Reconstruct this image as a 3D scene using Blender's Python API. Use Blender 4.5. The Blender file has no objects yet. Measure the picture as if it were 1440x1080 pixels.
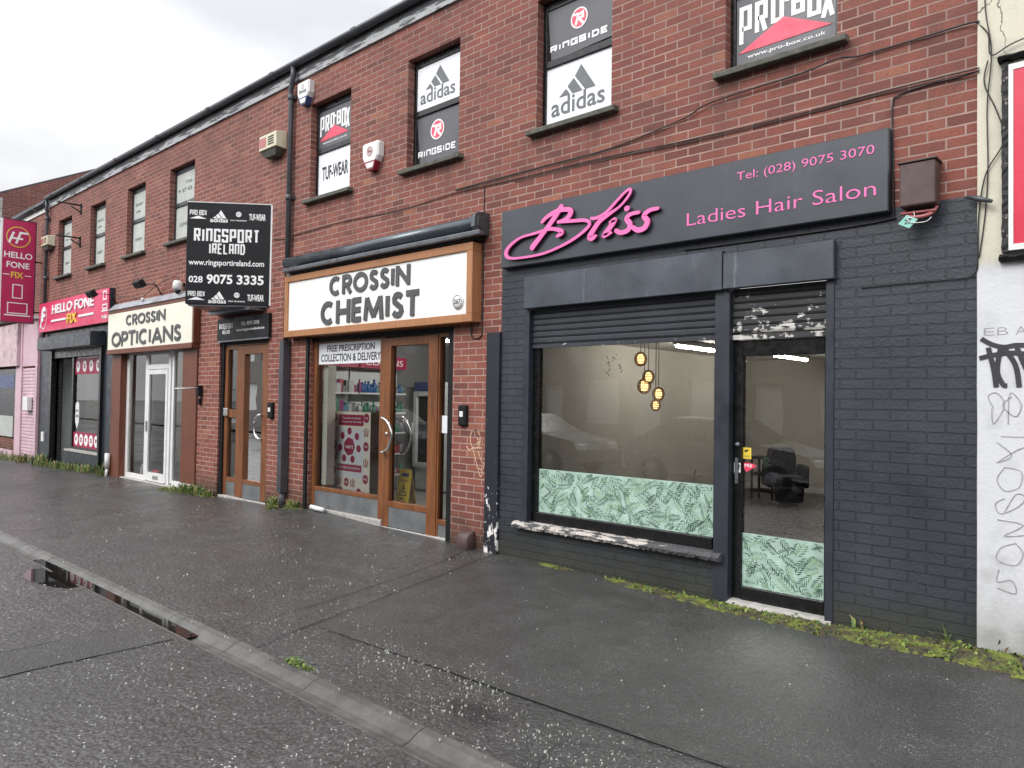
import bpy, bmesh, math, random
from mathutils import Vector, Matrix, noise
random.seed(7)
S = bpy.context.scene
COL = S.collection
R = math.radians

# ------------------------------------------------------------------ camera, sky, light
EYE, DIST = 1.6, 5.733
YAW, PITCH, ROLL = R(42.2), R(1.325), R(0.879)
cd = bpy.data.cameras.new('camera'); cam = bpy.data.objects.new('camera', cd); COL.objects.link(cam)
cd.sensor_width = 36; cd.lens = 36*1042/1440; cd.clip_start = .05; cd.clip_end = 600
fw0, rt0, up0 = Vector((-math.sin(YAW), math.cos(YAW), 0)), Vector((math.cos(YAW), math.sin(YAW), 0)), Vector((0, 0, 1))
fw = fw0*math.cos(PITCH)+up0*math.sin(PITCH); up = -fw0*math.sin(PITCH)+up0*math.cos(PITCH)
r_ = rt0*math.cos(ROLL)+up*math.sin(ROLL); u_ = -rt0*math.sin(ROLL)+up*math.cos(ROLL)
cam.matrix_world = Matrix([[r_.x, u_.x, -fw.x, 0], [r_.y, u_.y, -fw.y, -DIST], [r_.z, u_.z, -fw.z, EYE], [0, 0, 0, 1]])
S.camera = cam
S.view_settings.view_transform = 'Standard'; S.view_settings.look = 'None'
S.view_settings.exposure = 0.4; S.view_settings.gamma = 1
S.cycles.use_denoising = True
S.cycles.max_bounces = 7; S.cycles.diffuse_bounces = 3; S.cycles.glossy_bounces = 4; S.cycles.transparent_max_bounces = 12
S.cycles.caustics_reflective = False; S.cycles.caustics_refractive = False
S.cycles.sample_clamp_indirect = 4

SUN_EL, SUN_AZ = R(40), R(195)     # a veiled sun high behind the photographer
w = bpy.data.worlds.new('World'); S.world = w; w.use_nodes = True
nt = w.node_tree; N = nt.nodes; L = nt.links
bg = N['Background']
sky = N.new('ShaderNodeTexSky'); sky.sky_type = 'NISHITA'; sky.sun_disc = False
sky.sun_elevation = SUN_EL; sky.sun_rotation = SUN_AZ; sky.air_density = 1; sky.dust_density = 4
hs = N.new('ShaderNodeHueSaturation'); hs.inputs['Saturation'].default_value = .12; L.new(sky.outputs[0], hs.inputs['Color'])
tc = N.new('ShaderNodeTexCoord')
sp = N.new('ShaderNodeSeparateXYZ'); L.new(tc.outputs['Generated'], sp.inputs[0])
mp = N.new('ShaderNodeMapping'); mp.inputs['Scale'].default_value = (1, 1, 2.2); L.new(tc.outputs['Generated'], mp.inputs[0])
nz = N.new('ShaderNodeTexNoise'); nz.inputs['Scale'].default_value = 1.9; nz.inputs['Detail'].default_value = 5; nz.inputs['Roughness'].default_value = .5
L.new(mp.outputs[0], nz.inputs['Vector'])
cr = N.new('ShaderNodeValToRGB'); cr.color_ramp.elements[0].position = .40; cr.color_ramp.elements[1].position = .60
cr.color_ramp.elements[0].color = (6.3, 6.45, 6.9, 1); cr.color_ramp.elements[1].color = (9.4, 9.4, 9.5, 1)
L.new(nz.outputs['Fac'], cr.inputs[0])
zr = N.new('ShaderNodeMapRange'); zr.inputs['From Min'].default_value = 0; zr.inputs['From Max'].default_value = .9
zr.inputs['To Min'].default_value = .95; zr.inputs['To Max'].default_value = 1.45; L.new(sp.outputs['Z'], zr.inputs['Value'])
ml = N.new('ShaderNodeVectorMath'); ml.operation = 'SCALE'; yr = N.new('ShaderNodeMapRange'); yr.inputs['From Min'].default_value = .6; yr.inputs['From Max'].default_value = -.5; yr.inputs['To Min'].default_value = .86; yr.inputs['To Max'].default_value = 1.7; L.new(sp.outputs['Y'], yr.inputs['Value'])   # the cloud is brighter on the sun's side
mu = N.new('ShaderNodeMath'); mu.operation = 'MULTIPLY'; L.new(zr.outputs[0], mu.inputs[0]); L.new(yr.outputs[0], mu.inputs[1])
xr = N.new('ShaderNodeMapRange'); xr.inputs['From Min'].default_value = -1; xr.inputs['From Max'].default_value = -.55; xr.inputs['To Min'].default_value = .74; xr.inputs['To Max'].default_value = 1.12; L.new(sp.outputs['X'], xr.inputs['Value'])   # a greyer bank of cloud down the street
mv = N.new('ShaderNodeMath'); mv.operation = 'MULTIPLY'; L.new(mu.outputs[0], mv.inputs[0]); L.new(xr.outputs[0], mv.inputs[1])
L.new(cr.outputs[0], ml.inputs[0]); L.new(mv.outputs[0], ml.inputs['Scale'])
mx = N.new('ShaderNodeMix'); mx.data_type = 'RGBA'; mx.inputs['Factor'].default_value = .88
L.new(hs.outputs[0], mx.inputs['A']); L.new(ml.outputs[0], mx.inputs['B'])
L.new(mx.outputs['Result'], bg.inputs['Color']); bg.inputs['Strength'].default_value = .1

sl = bpy.data.lights.new('sun', 'SUN'); sl.energy = 1.3; sl.angle = R(25); sl.color = (1, .97, .93)
so = bpy.data.objects.new('sun', sl); COL.objects.link(so)
# towards the sun: sky rotation is measured from +Y clockwise
sd = Vector((math.sin(SUN_AZ)*math.cos(SUN_EL), math.cos(SUN_AZ)*math.cos(SUN_EL), math.sin(SUN_EL)))
so.rotation_euler = sd.to_track_quat('Z', 'Y').to_euler()

# ------------------------------------------------------------------ materials
class NT:
    def __init__(s, name):
        s.m = bpy.data.materials.new(name); s.m.use_nodes = True
        s.t = s.m.node_tree; s.b = s.t.nodes['Principled BSDF']; s.out = s.t.nodes['Material Output']
        s.pos = None
    def n(s, typ, ins=None, **kw):
        d = s.t.nodes.new(typ)
        for k, v in kw.items(): setattr(d, k, v)
        for k, v in (ins or {}).items():
            if isinstance(v, bpy.types.NodeSocket): s.t.links.new(v, d.inputs[k])
            else: d.inputs[k].default_value = v
        return d
    def link(s, a, b): s.t.links.new(a, b)
    def P(s):
        if s.pos is None: s.pos = s.n('ShaderNodeNewGeometry').outputs['Position']
        return s.pos
    def noise(s, scale, detail=4, rough=.55, vec=None, out='Fac'):
        return s.n('ShaderNodeTexNoise', {'Vector': vec or s.P(), 'Scale': scale, 'Detail': detail, 'Roughness': rough}).outputs[out]
    def rng(s, v, a, b, c=0., d=1.):
        return s.n('ShaderNodeMapRange', {'Value': v, 'From Min': a, 'From Max': b, 'To Min': c, 'To Max': d}, clamp=True).outputs[0]
    def mix(s, f, a, b, blend='MIX'):
        d = s.n('ShaderNodeMix', data_type='RGBA', blend_type=blend)
        for k, v in (('Factor', f), ('A', a), ('B', b)):
            if isinstance(v, bpy.types.NodeSocket): s.link(v, d.inputs[k])
            else: d.inputs[k].default_value = (*v, 1) if isinstance(v, tuple) and len(v) == 3 else v
        return d.outputs['Result']
    def math(s, op, a, b=0.):
        d = s.n('ShaderNodeMath', operation=op)
        for i, v in enumerate((a, b)):
            if isinstance(v, bpy.types.NodeSocket): s.link(v, d.inputs[i])
            else: d.inputs[i].default_value = v
        return d.outputs[0]
    def bump(s, h, strength, dist=.01, prev=None):
        d = s.n('ShaderNodeBump', {'Height': h, 'Strength': strength, 'Distance': dist})
        if prev: s.link(prev, d.inputs['Normal'])
        return d.outputs[0]
    def set(s, **kw):
        for k, v in kw.items():
            k = {'color': 'Base Color', 'rough': 'Roughness', 'metal': 'Metallic', 'normal': 'Normal', 'emit': 'Emission Color', 'estr': 'Emission Strength', 'spec': 'Specular IOR Level'}[k]
            if isinstance(v, bpy.types.NodeSocket): s.link(v, s.b.inputs[k])
            else: s.b.inputs[k].default_value = (*v, 1) if isinstance(v, tuple) else v
        return s.m

def plain(name, c, rough=.55, metal=0., var=.16, scale=5., bump=.12, spec=.5, streak=0., grain=.25, drip=0.):
    """an ordinary surface with blotchy wear, fine grain and uneven gloss"""
    t = NT(name)
    a = t.rng(t.noise(scale), .3, .7); f = t.noise(scale*14, 3)
    col = t.mix(a, tuple(x*(1-var) for x in c), tuple(min(1, x*(1+var)) for x in c))
    if streak:
        v = t.n('ShaderNodeMapping', {'Vector': t.P(), 'Scale': (22, 22, 1.1)}).outputs[0]
        st = t.rng(t.noise(1., 4, .6, v), .5, .75, 0, streak)
        col = t.mix(st, col, tuple(x*.45+.03 for x in c))
    if drip:
        v = t.n('ShaderNodeMapping', {'Vector': t.P(), 'Scale': (16, 16, .9)}).outputs[0]
        col = t.mix(t.math('MULTIPLY', t.rng(t.noise(1., 5, .65, v), .58, .72, 0, drip), t.rng(t.noise(2.2, 3), .42, .6)), col, (.34, .36, .39))
    col = t.mix(t.rng(f, .35, .75, 0, grain), col, tuple(x*.6 for x in c))
    rg = t.rng(t.noise(scale*2.3), .3, .7, max(.05, rough-.12), min(1, rough+.12))
    return t.set(color=col, rough=rg, metal=metal, spec=spec, normal=t.bump(f, bump, .004))

def brick_nodes(t, bw=.2325, rh=.075, mortar=.0068):
    sp = t.n('ShaderNodeSeparateXYZ', {0: t.P()})
    u = t.math('ADD', sp.outputs[0], sp.outputs[1])
    wob = t.noise(7., 2)
    v2 = t.math('ADD', sp.outputs[2], t.math('MULTIPLY', t.math('SUBTRACT', wob, .5), .006))
    vec = t.n('ShaderNodeCombineXYZ', {0: t.math('ADD', u, .04), 1: v2}).outputs[0]
    b = t.n('ShaderNodeTexBrick', {'Vector': vec, 'Color1': (0, 0, 0, 1), 'Color2': (1, 1, 1, 1), 'Mortar': (.5, .5, .5, 1), 'Scale': 1, 'Mortar Size': mortar, 'Mortar Smooth': .25, 'Bias': 0, 'Brick Width': bw, 'Row Height': rh})
    b.offset = .5; b.offset_frequency = 2
    return b, sp

def m_brick(name='red_brick', dull=False):
    t = NT(name); b, sp = brick_nodes(t)
    rp = t.n('ShaderNodeValToRGB', {0: b.outputs['Color']}); e = rp.color_ramp
    cols = [(0, (.175, .060, .046)), (.18, (.240, .076, .055)), (.5, (.300, .092, .064)), (.75, (.330, .110, .076)), (.93, (.265, .090, .066)), (1, (.42, .165, .10))]
    e.elements[0].position = 0; e.elements[0].color = (*cols[0][1], 1); e.elements[1].position = 1; e.elements[1].color = (*cols[-1][1], 1)
    for p, c in cols[1:-1]:
        k = e.elements.new(p); k.color = (*c, 1)
    fine = t.noise(60, 5, .65); mid = t.noise(9, 4)
    c = t.mix(t.rng(mid, .35, .7, 0, .45), rp.outputs[0], (.150, .072, .064))
    c = t.mix(t.rng(fine, .42, .75, 0, .6), c, (.095, .048, .043))
    # soot on the upper storey, green damp near the pavement, pale bloom in patches
    soot = t.math('MULTIPLY', t.rng(sp.outputs[2], 2.6, 5.4, 0, .42), t.rng(t.noise(1.1, 4), .25, .65))
    c = t.mix(soot, c, (.098, .056, .054))
    bloom = t.rng(t.noise(2.3, 5, .6), .57, .75, 0, .22); c = t.mix(bloom, c, (.36, .22, .18))
    mort = t.mix(t.rng(t.noise(3.1, 4), .35, .7), (.46, .325, .28), (.31, .20, .165))
    mort = t.mix(t.math('MULTIPLY', soot, 1.7), mort, (.155, .105, .098))
    c = t.mix(b.outputs['Fac'], c, mort)
    dn = t.math('ADD', sp.outputs[2], t.math('MULTIPLY', t.noise(5, 4), -.5))
    damp = t.rng(dn, .18, -.22, 0, .8); c = t.mix(damp, c, (.035, .034, .022))
    sill = t.math('MULTIPLY', t.rng(sp.outputs[2], 4.34, 3.5, .55, 0), t.math('MULTIPLY', t.rng(t.noise(1., 4, .6, t.n('ShaderNodeMapping', {'Vector': t.P(), 'Scale': (3, 3, .5)}).outputs[0]), .45, .65), t.rng(sp.outputs[2], 4.36, 4.33)))
    c = t.mix(sill, c, (.085, .05, .045))     # rain streaks running down from sill height
    h = t.math('ADD', t.math('MULTIPLY', b.outputs['Fac'], -1.), t.math('MULTIPLY', fine, .45))
    return t.set(color=c, rough=t.rng(fine, .3, .7, .72, .95), spec=.3, normal=t.bump(h, .75, .008))

def m_painted_brick():
    t = NT('dark_painted_brick'); b, sp = brick_nodes(t, mortar=.007)
    f = t.noise(45, 4); big = t.noise(1.6, 4)
    c = t.mix(t.rng(big, .3, .7), (.022, .026, .035), (.038, .044, .057))
    c = t.mix(t.math('MULTIPLY', b.outputs['Fac'], .5), c, (.009, .011, .015))  # shadow along the mortar lines is put into the paint colour
    pale = t.rng(t.math('ADD', t.noise(14, 5, .7), t.math('MULTIPLY', b.outputs['Fac'], .05)), .66, .74, 0, .35)
    low = t.rng(sp.outputs[2], .9, .2, 0, 1); c = t.mix(t.math('MULTIPLY', pale, low), c, (.30, .31, .32))
    dn = t.math('ADD', sp.outputs[2], t.math('MULTIPLY', t.noise(6, 4), -.3)); c = t.mix(t.rng(dn, .2, -.15, 0, .75), c, (.040, .042, .026))
    h = t.math('ADD', t.math('MULTIPLY', b.outputs['Fac'], -1.), t.math('MULTIPLY', f, .3))
    return t.set(color=c, rough=t.rng(big, .3, .7, .42, .6), normal=t.bump(h, 1., .013))

def m_peel(name, top, under, thr, z0, z1, scale=16, rough=.5, vscale=(1, 1, 1), x0=None):
    """paint that has come away; more of it lost between heights z0 (none) and z1 (most)"""
    t = NT(name); sp = t.n('ShaderNodeSeparateXYZ', {0: t.P()})
    v = t.n('ShaderNodeMapping', {'Vector': t.P(), 'Scale': vscale}).outputs[0]
    n = t.math('ADD', t.noise(scale, 5, .62, v), t.rng(sp.outputs[2], z0, z1, 0, .22))
    if x0 is not None: n = t.math('ADD', n, t.rng(sp.outputs[0], x0-.5, x0+.3, 0, -.3))
    k = t.rng(n, thr, thr+.025); f = t.noise(40, 3)
    a = t.mix(t.rng(t.noise(3), .3, .7), tuple(x*.8 for x in top), tuple(x*1.2 for x in top))
    un = t.mix(t.rng(f, .4, .7, 0, .5), under, tuple(x*.6 for x in under))
    return t.set(color=t.mix(k, a, un), rough=rough, normal=t.bump(t.math('ADD', t.math('MULTIPLY', k, -1.), t.math('MULTIPLY', f, .2)), .5, .004))

def m_wood(name, c1, c2, rough=.35):
    t = NT(name); v = t.n('ShaderNodeMapping', {'Vector': t.P(), 'Scale': (26, 26, 2.4)}).outputs[0]
    g = t.noise(1., 5, .6, v); q = t.noise(3)
    c = t.mix(t.rng(g, .3, .7), c1, c2); c = t.mix(t.rng(q, .5, .75, 0, .4), c, tuple(x*.5 for x in c1))
    return t.set(color=c, rough=t.rng(g, .3, .7, rough, rough+.2), normal=t.bump(g, .15, .004))

def m_asphalt(name, c, wet, agg=70., chips=.0, bmp=.9, stain=None):
    t = NT(name)
    big = t.noise(.55, 4, .6); med = t.noise(3.2, 5, .62)
    vo = t.n('ShaderNodeTexVoronoi', {'Vector': t.P(), 'Scale': agg}); vo2 = t.n('ShaderNodeTexVoronoi', {'Vector': t.P(), 'Scale': agg*2.3})
    fine = t.noise(agg*1.5, 3, .7)
    rnd = t.n('ShaderNodeSeparateColor', {0: vo.outputs['Color']}).outputs[0]
    a = t.mix(t.rng(med, .3, .7), tuple(x*.72 for x in c), tuple(x*1.22 for x in c))
    a = t.mix(t.rng(rnd, 0, 1, 0, .75), a, tuple(x*1.9 for x in c))
    a = t.mix(t.rng(vo.outputs['Distance'], .25, .62, 0, .6), a, tuple(x*.3 for x in c))
    a = t.mix(t.rng(fine, .62, .76, 0, .5), a, (.30, .30, .30))
    a = t.mix(t.rng(big, .42, .66, 0, .45), a, tuple(x*.5 for x in c))
    ch = t.rng(t.n('ShaderNodeSeparateColor', {0: vo2.outputs['Color']}).outputs[1], .985-chips, .99-chips)
    a = t.mix(t.math('MULTIPLY', ch, t.rng(med, .45, .6, .1, 1)), a, (.5, .5, .48))
    if stain:   # a damp hollow with its own ragged outline
        sp = t.n('ShaderNodeSeparateXYZ', {0: t.P()}); dx = t.math('MULTIPLY', t.math('SUBTRACT', sp.outputs[0], stain[0]), 1/stain[2]); dy = t.math('MULTIPLY', t.math('SUBTRACT', sp.outputs[1], stain[1]), 1/stain[3])
        dd = t.math('ADD', t.math('SQRT', t.math('ADD', t.math('MULTIPLY', dx, dx), t.math('MULTIPLY', dy, dy))), t.math('MULTIPLY', t.noise(9, 4), 1.2))
        a = t.mix(t.rng(dd, 1.75, 1.1, 0, .75), a, (.014, .014, .014))
    h = t.math('ADD', t.math('MULTIPLY', vo.outputs['Distance'], -.8), t.math('MULTIPLY', fine, .5))
    vo3 = t.n('ShaderNodeTexVoronoi', {'Vector': t.P(), 'Scale': agg*.42}).outputs['Distance']
    wr = t.rng(t.math('ADD', big, t.math('MULTIPLY', med, .5)), .55, .95, wet-.08, wet+.30)
    return t.set(color=a, rough=wr, spec=.55, normal=t.bump(med, .3, .03, t.bump(vo3, .55*bmp, .012, t.bump(h, bmp, .006))))

def m_glass(name, tint=(.97, .985, .98), k=1.0):
    t = NT(name); t.t.nodes.remove(t.b)
    fr = t.n('ShaderNodeFresnel', {'IOR': 1.5}).outputs[0]
    fr = t.math('MINIMUM', t.math('MULTIPLY', fr, k), 1.)
    tr = t.n('ShaderNodeBsdfTransparent', {'Color': (*tint, 1)})
    wv = t.bump(t.noise(1.3, 2), .06, .02)
    gl = t.n('ShaderNodeBsdfGlossy', {'Color': (1, 1, 1, 1), 'Roughness': .0, 'Normal': wv})
    mxs = t.n('ShaderNodeMixShader', {0: fr, 1: tr.outputs[0], 2: gl.outputs[0]})
    t.link(mxs.outputs[0], t.out.inputs['Surface']); return t.m

def m_emit(name, c, s):
    t = NT(name); return t.set(color=(.9, .9, .9), emit=c, estr=s)

M = {}
M['brick'] = m_brick(); M['dark_brick'] = m_painted_brick()
M['dark_paint'] = plain('dark_paint', (.028, .033, .044), .42, var=.2, scale=3, streak=.12)
M['steel_panel'] = plain('painted_sheet_steel', (.068, .078, .096), .36, var=.3, scale=2.2, streak=.25, drip=.55)
M['sign_dark'] = plain('dark_sign_face', (.048, .055, .067), .36, var=.16, scale=1.5, bump=.05, streak=.15, drip=.06)
M['black'] = plain('black_gloss_paint', (.006, .006, .007), .28, var=.3, scale=6)
M['sign_black'] = plain('black_sign_face', (.010, .011, .014), .5, var=.3, scale=3, spec=.25, bump=.03); M['matt_black'] = plain('matt_black', (.008, .008, .009), .6, spec=.3)
M['navy_black'] = plain('blue_black_paint', (.020, .026, .036), .35, var=.25, scale=3)
M['shutter'] = m_peel('slat_paint', (.030, .034, .042), (.55, .53, .50), .86, 2.5, 2.16, 20, vscale=(.8, 1, 1.6), x0=None)
M['shutter_worn'] = m_peel('worn_slat_paint', (.030, .031, .034), (.60, .58, .55), .70, 2.56, 2.14, 13, vscale=(.9, 1, 1.5))
M['strip_peel'] = m_peel('peeling_strip_paint', (.014, .016, .024), (.82, .80, .78), .735, 1.5, 0., 13, vscale=(1.6, 1, .7))
M['sill_peel'] = m_peel('peeling_sill_paint', (.07, .07, .075), (.50, .46, .42), .455, 2, 3, 13, .75, vscale=(.5, 1, 2.2), x0=-3.2)
M['pink'] = plain('pink_letter', (.86, .17, .46), .35, var=.04, bump=.03)
M['letter_side'] = plain('letter_edge', (.05, .015, .03), .5)
M['white'] = plain('white_plastic', (.76, .76, .75), .4, var=.06)
M['poster_white'] = plain('white_film', (.80, .82, .86), .4, var=.04, scale=2, bump=.03, grain=.05)
M['cream'] = plain('cream_sign_face', (.80, .78, .66), .4, var=.03, scale=1.3, streak=.05, grain=.05, bump=.03)
M['sign_white'] = plain('white_sign_face', (.86, .86, .83), .38, var=.03, scale=1.3, streak=.06, grain=.04, bump=.03)
M['grey_letter'] = plain('charcoal_letter', (.075, .078, .082), .45, var=.15)
M['poster_grey'] = plain('grey_film', (.095, .095, .108), .4, var=.08, scale=2, bump=.03)
M['logo_grey'] = plain('grey_print', (.13, .14, .15), .5, var=.05)
M['white_print'] = plain('white_print', (.84, .84, .84), .5, var=.03, bump=.02, grain=.05)
M['black_print'] = plain('black_print', (.02, .02, .022), .5, var=.04, bump=.02)
M['red_print'] = plain('red_print', (.78, .07, .13), .45, var=.06, bump=.02)
M['magenta'] = plain('magenta_sign', (.47, .018, .10), .38, var=.1, scale=1.4, bump=.04)
M['magenta2'] = plain('bright_magenta_sign', (.66, .035, .12), .38, var=.08, scale=1.4, bump=.04)
M['maroon'] = plain('maroon_print', (.34, .012, .06), .5, var=.06, bump=.02)
M['yellow'] = plain('yellow_print', (.78, .58, .06), .45, var=.05, bump=.02)
M['orange_wood'] = m_wood('varnished_timber', (.125, .042, .014), (.25, .092, .030))
M['frame_wood'] = m_wood('orange_sign_timber', (.34, .145, .06), (.44, .205, .095), .45)
M['red_wood'] = m_wood('red_brown_timber', (.105, .028, .015), (.185, .058, .026), .4)
M['kick'] = plain('brushed_kickplate', (.30, .31, .32), .38, .7, var=.2, scale=3, streak=.2)
M['chrome'] = plain('bright_metal', (.70, .69, .67), .18, 1., var=.05, bump=.02)
M['grey_metal'] = plain('grey_metal', (.20, .21, .23), .35, .6, var=.2)
M['awning'] = plain('awning_cassette', (.080, .095, .108), .24, .4, var=.12, scale=2, bump=.04, grain=.08)
M['lead'] = plain('lead_flashing', (.33, .34, .37), .5, .2, var=.3, scale=4)
M['gutter'] = plain('grey_plastic_gutter', (.060, .066, .078), .35, var=.25, scale=3)
M['fascia'] = m_peel('weathered_fascia', (.075, .078, .083), (.42, .43, .44), .60, 6.30, 6.14, 11, .6, vscale=(.22, 1, 2.2))
M['pipe'] = plain('cast_pipe', (.055, .057, .066), .42, var=.25)
M['concrete'] = plain('mossy_concrete_sill', (.105, .105, .085), .85, var=.4, scale=12, bump=.5)
M['pale_concrete'] = plain('pale_concrete', (.40, .385, .36), .8, var=.25, scale=12, bump=.4)
M['slate'] = plain('roof_slate', (.06, .062, .07), .6, scale=8, bump=.4)
M['rot_black'] = m_peel('rotten_black_timber', (.016, .016, .017), (.26, .23, .21), .60, 9, 10, 30, .7); M['render'] = None
M['dark_green'] = plain('dark_green_towel', (.02, .06, .03), .9); M['beige'] = plain('beige_wall', (.45, .42, .355), .7, var=.05, scale=1.5)
M['ceiling'] = plain('ceiling_white', (.62, .60, .55), .8, var=.05)
M['dark_floor'] = plain('dark_floor', (.055, .048, .043), .28, var=.2)
M['grey_floor'] = plain('grey_floor', (.30, .29, .28), .4, var=.12)
M['pale_wall'] = plain('pale_grey_wall', (.66, .69, .67), .7, var=.04)
M['shop_wall'] = plain('shop_wall', (.20, .20, .20), .7, var=.1)
M['glass'] = m_glass('window_glass', k=3.5)
M['glass_mild'] = m_glass('door_glass', (.95, .97, .96), 1.2)
M['tube'] = m_emit('fluorescent_tube', (1, .96, .89), 75)
M['tube_strong'] = m_emit('bright_fluorescent_tube', (1, .97, .92), 110); M['bulb'] = m_emit('warm_bulb', (1, .66, .27), 2.6)
M['amber'] = plain('amber_glass_weave', (.30, .18, .06), .3, var=.4, scale=60)
M['cream_plastic'] = plain('aged_cream_plastic', (.62, .57, .42), .5, var=.1)
M['white_alarm'] = plain('alarm_white', (.74, .74, .73), .35, var=.05)
M['blue'] = plain('blue_plastic', (.03, .05, .16), .35)
M['red_plastic'] = plain('dark_red_plastic', (.28, .015, .03), .35)
M['brown_metal'] = plain('brown_metal_box', (.085, .052, .048), .55, var=.3, scale=6)
M['rust'] = plain('pink_pipe', (.42, .13, .13), .4)
M['tag_green'] = plain('mint_tag', (.28, .62, .52), .5)
M['cable'] = plain('black_cable', (.016, .016, .017), .5)
M['dark_red'] = plain('red_board', (.62, .022, .06), .38, var=.12, scale=2)
M['film'] = plain('mint_film', (.38, .53, .45), .55, var=.2, scale=9, bump=.02, grain=.08)
M['leaf_d'] = plain('dark_leaf_print', (.035, .075, .062), .6, bump=.02); M['leaf_m'] = plain('mid_leaf_print', (.10, .21, .12), .6, bump=.02); M['leaf_l'] = plain('pale_leaf_print', (.27, .45, .24), .6, bump=.02)
M['chalk'] = plain('tan_spray', (.62, .40, .27), .7, var=.25, scale=20)
M['spray'] = plain('black_spray', (.035, .036, .04), .6, var=.3); M['pencil'] = plain('grey_marker', (.33, .33, .34), .7, var=.3, scale=20)
M['pink_wall'] = plain('pink_shopfront_paint', (.62, .43, .49), .55, var=.12, scale=3, streak=.2)
M['pink_dirty'] = m_peel('stained_pink', (.58, .44, .47), (.17, .12, .13), .60, 9, 10, 8, .7, vscale=(1.5, 1, .5))
M['wet_yellow'] = plain('yellow_sign_plastic', (.70, .50, .04), .4, var=.06)
M['cardboard'] = plain('brown_card', (.13, .085, .05), .7)
M['card_cream'] = plain('printed_card', (.90, .85, .73), .5, var=.03, grain=.05)
M['fridge'] = plain('fridge_white', (.62, .64, .64), .35)
M['grey_paint_card'] = plain('pale_blind', (.46, .48, .45), .6, var=.12, scale=4)
M['dark_room'] = plain('dark_room', (.02, .02, .022), .9)
PROD = [plain('pack_%s' % n, c, .35, var=.25, scale=30, bump=.02) for n, c in (('blue', (.03, .10, .28)), ('white', (.5, .5, .5)), ('green', (.05, .2, .12)), ('plum', (.22, .04, .14)), ('teal', (.10, .25, .30)), ('grey', (.2, .2, .22)), ('red', (.35, .05, .06)))]

def m_render():
    t = NT('white_masonry_paint'); sp = t.n('ShaderNodeSeparateXYZ', {0: t.P()})
    n = t.noise(4, 5, .6); f = t.noise(38, 5, .65)
    up = t.rng(sp.outputs[2], 2.52, 2.58); c = t.mix(up, (.64, .65, .67), (.63, .60, .48))
    c = t.mix(t.rng(n, .52, .72, 0, .35), c, (.33, .33, .32)); c = t.mix(t.rng(f, .6, .8, 0, .4), c, (.30, .29, .27))
    c = t.mix(t.rng(t.math('ADD', sp.outputs[2], t.math('MULTIPLY', n, -.8)), .15, -.35, 0, .7), c, (.23, .225, .20))
    cr = t.n('ShaderNodeTexVoronoi', {'Vector': t.mix(.16, t.n('ShaderNodeMapping', {'Vector': t.P(), 'Scale': (1.5, 1, .5)}).outputs[0], t.noise(3.5, 5, .7, out='Color')), 'Scale': 1.2}, feature='DISTANCE_TO_EDGE').outputs['Distance']
    ck = t.math('MULTIPLY', t.rng(cr, .007, .003), t.rng(sp.outputs[2], 3.8, 4.1)); c = t.mix(ck, c, (.14, .13, .11))
    return t.set(color=c, rough=.8, normal=t.bump(t.math('ADD', f, n), .4, .006))
M['render'] = m_render()
M['asphalt'] = m_asphalt('pavement_asphalt', (.060, .059, .057), .24, 62, .003, 1.,  (-2.87, -2.85, .26, .14))
M['patch'] = m_asphalt('smooth_patch_asphalt', (.056, .055, .053), .30, 110, .0015, .7)
M['road'] = m_asphalt('road_asphalt', (.066, .065, .064), .22, 48, .005, .8, (-7.85, -3.47, .55, .17))
M['kerb'] = plain('wet_kerb_concrete', (.088, .086, .080), .40, var=.45, scale=6, bump=.6, grain=.5)
M['channel'] = plain('wet_channel_concrete', (.085, .083, .078), .32, var=.35, scale=9, bump=.4)
M['damp'] = m_asphalt('damp_asphalt', (.020, .020, .021), .28, 75)
M['crack'] = plain('crack_tar', (.020, .020, .020), .6)
M['fleck'] = plain('pale_grit', (.42, .42, .39), .6, var=.3, scale=40)
tm = NT('moss'); mf = tm.noise(30, 4); M['moss'] = tm.set(color=tm.mix(tm.rng(tm.noise(9, 5), .38, .58), tm.mix(tm.rng(mf, .35, .7), (.105, .135, .020), (.19, .215, .04)), (.060, .050, .028)), rough=.95, normal=tm.bump(mf, .8, .006)); M['grass'] = plain('weed_leaf', (.075, .135, .030), .6, var=.45, scale=25); M['grass_y'] = plain('pale_weed_leaf', (.20, .27, .05), .6, var=.4, scale=25); M['straw'] = plain('dry_stalk', (.38, .30, .13), .7)
tw = NT('puddle_water'); tw.set(color=(.012, .011, .010), rough=.015, spec=.9); M['water'] = tw.m

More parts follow.
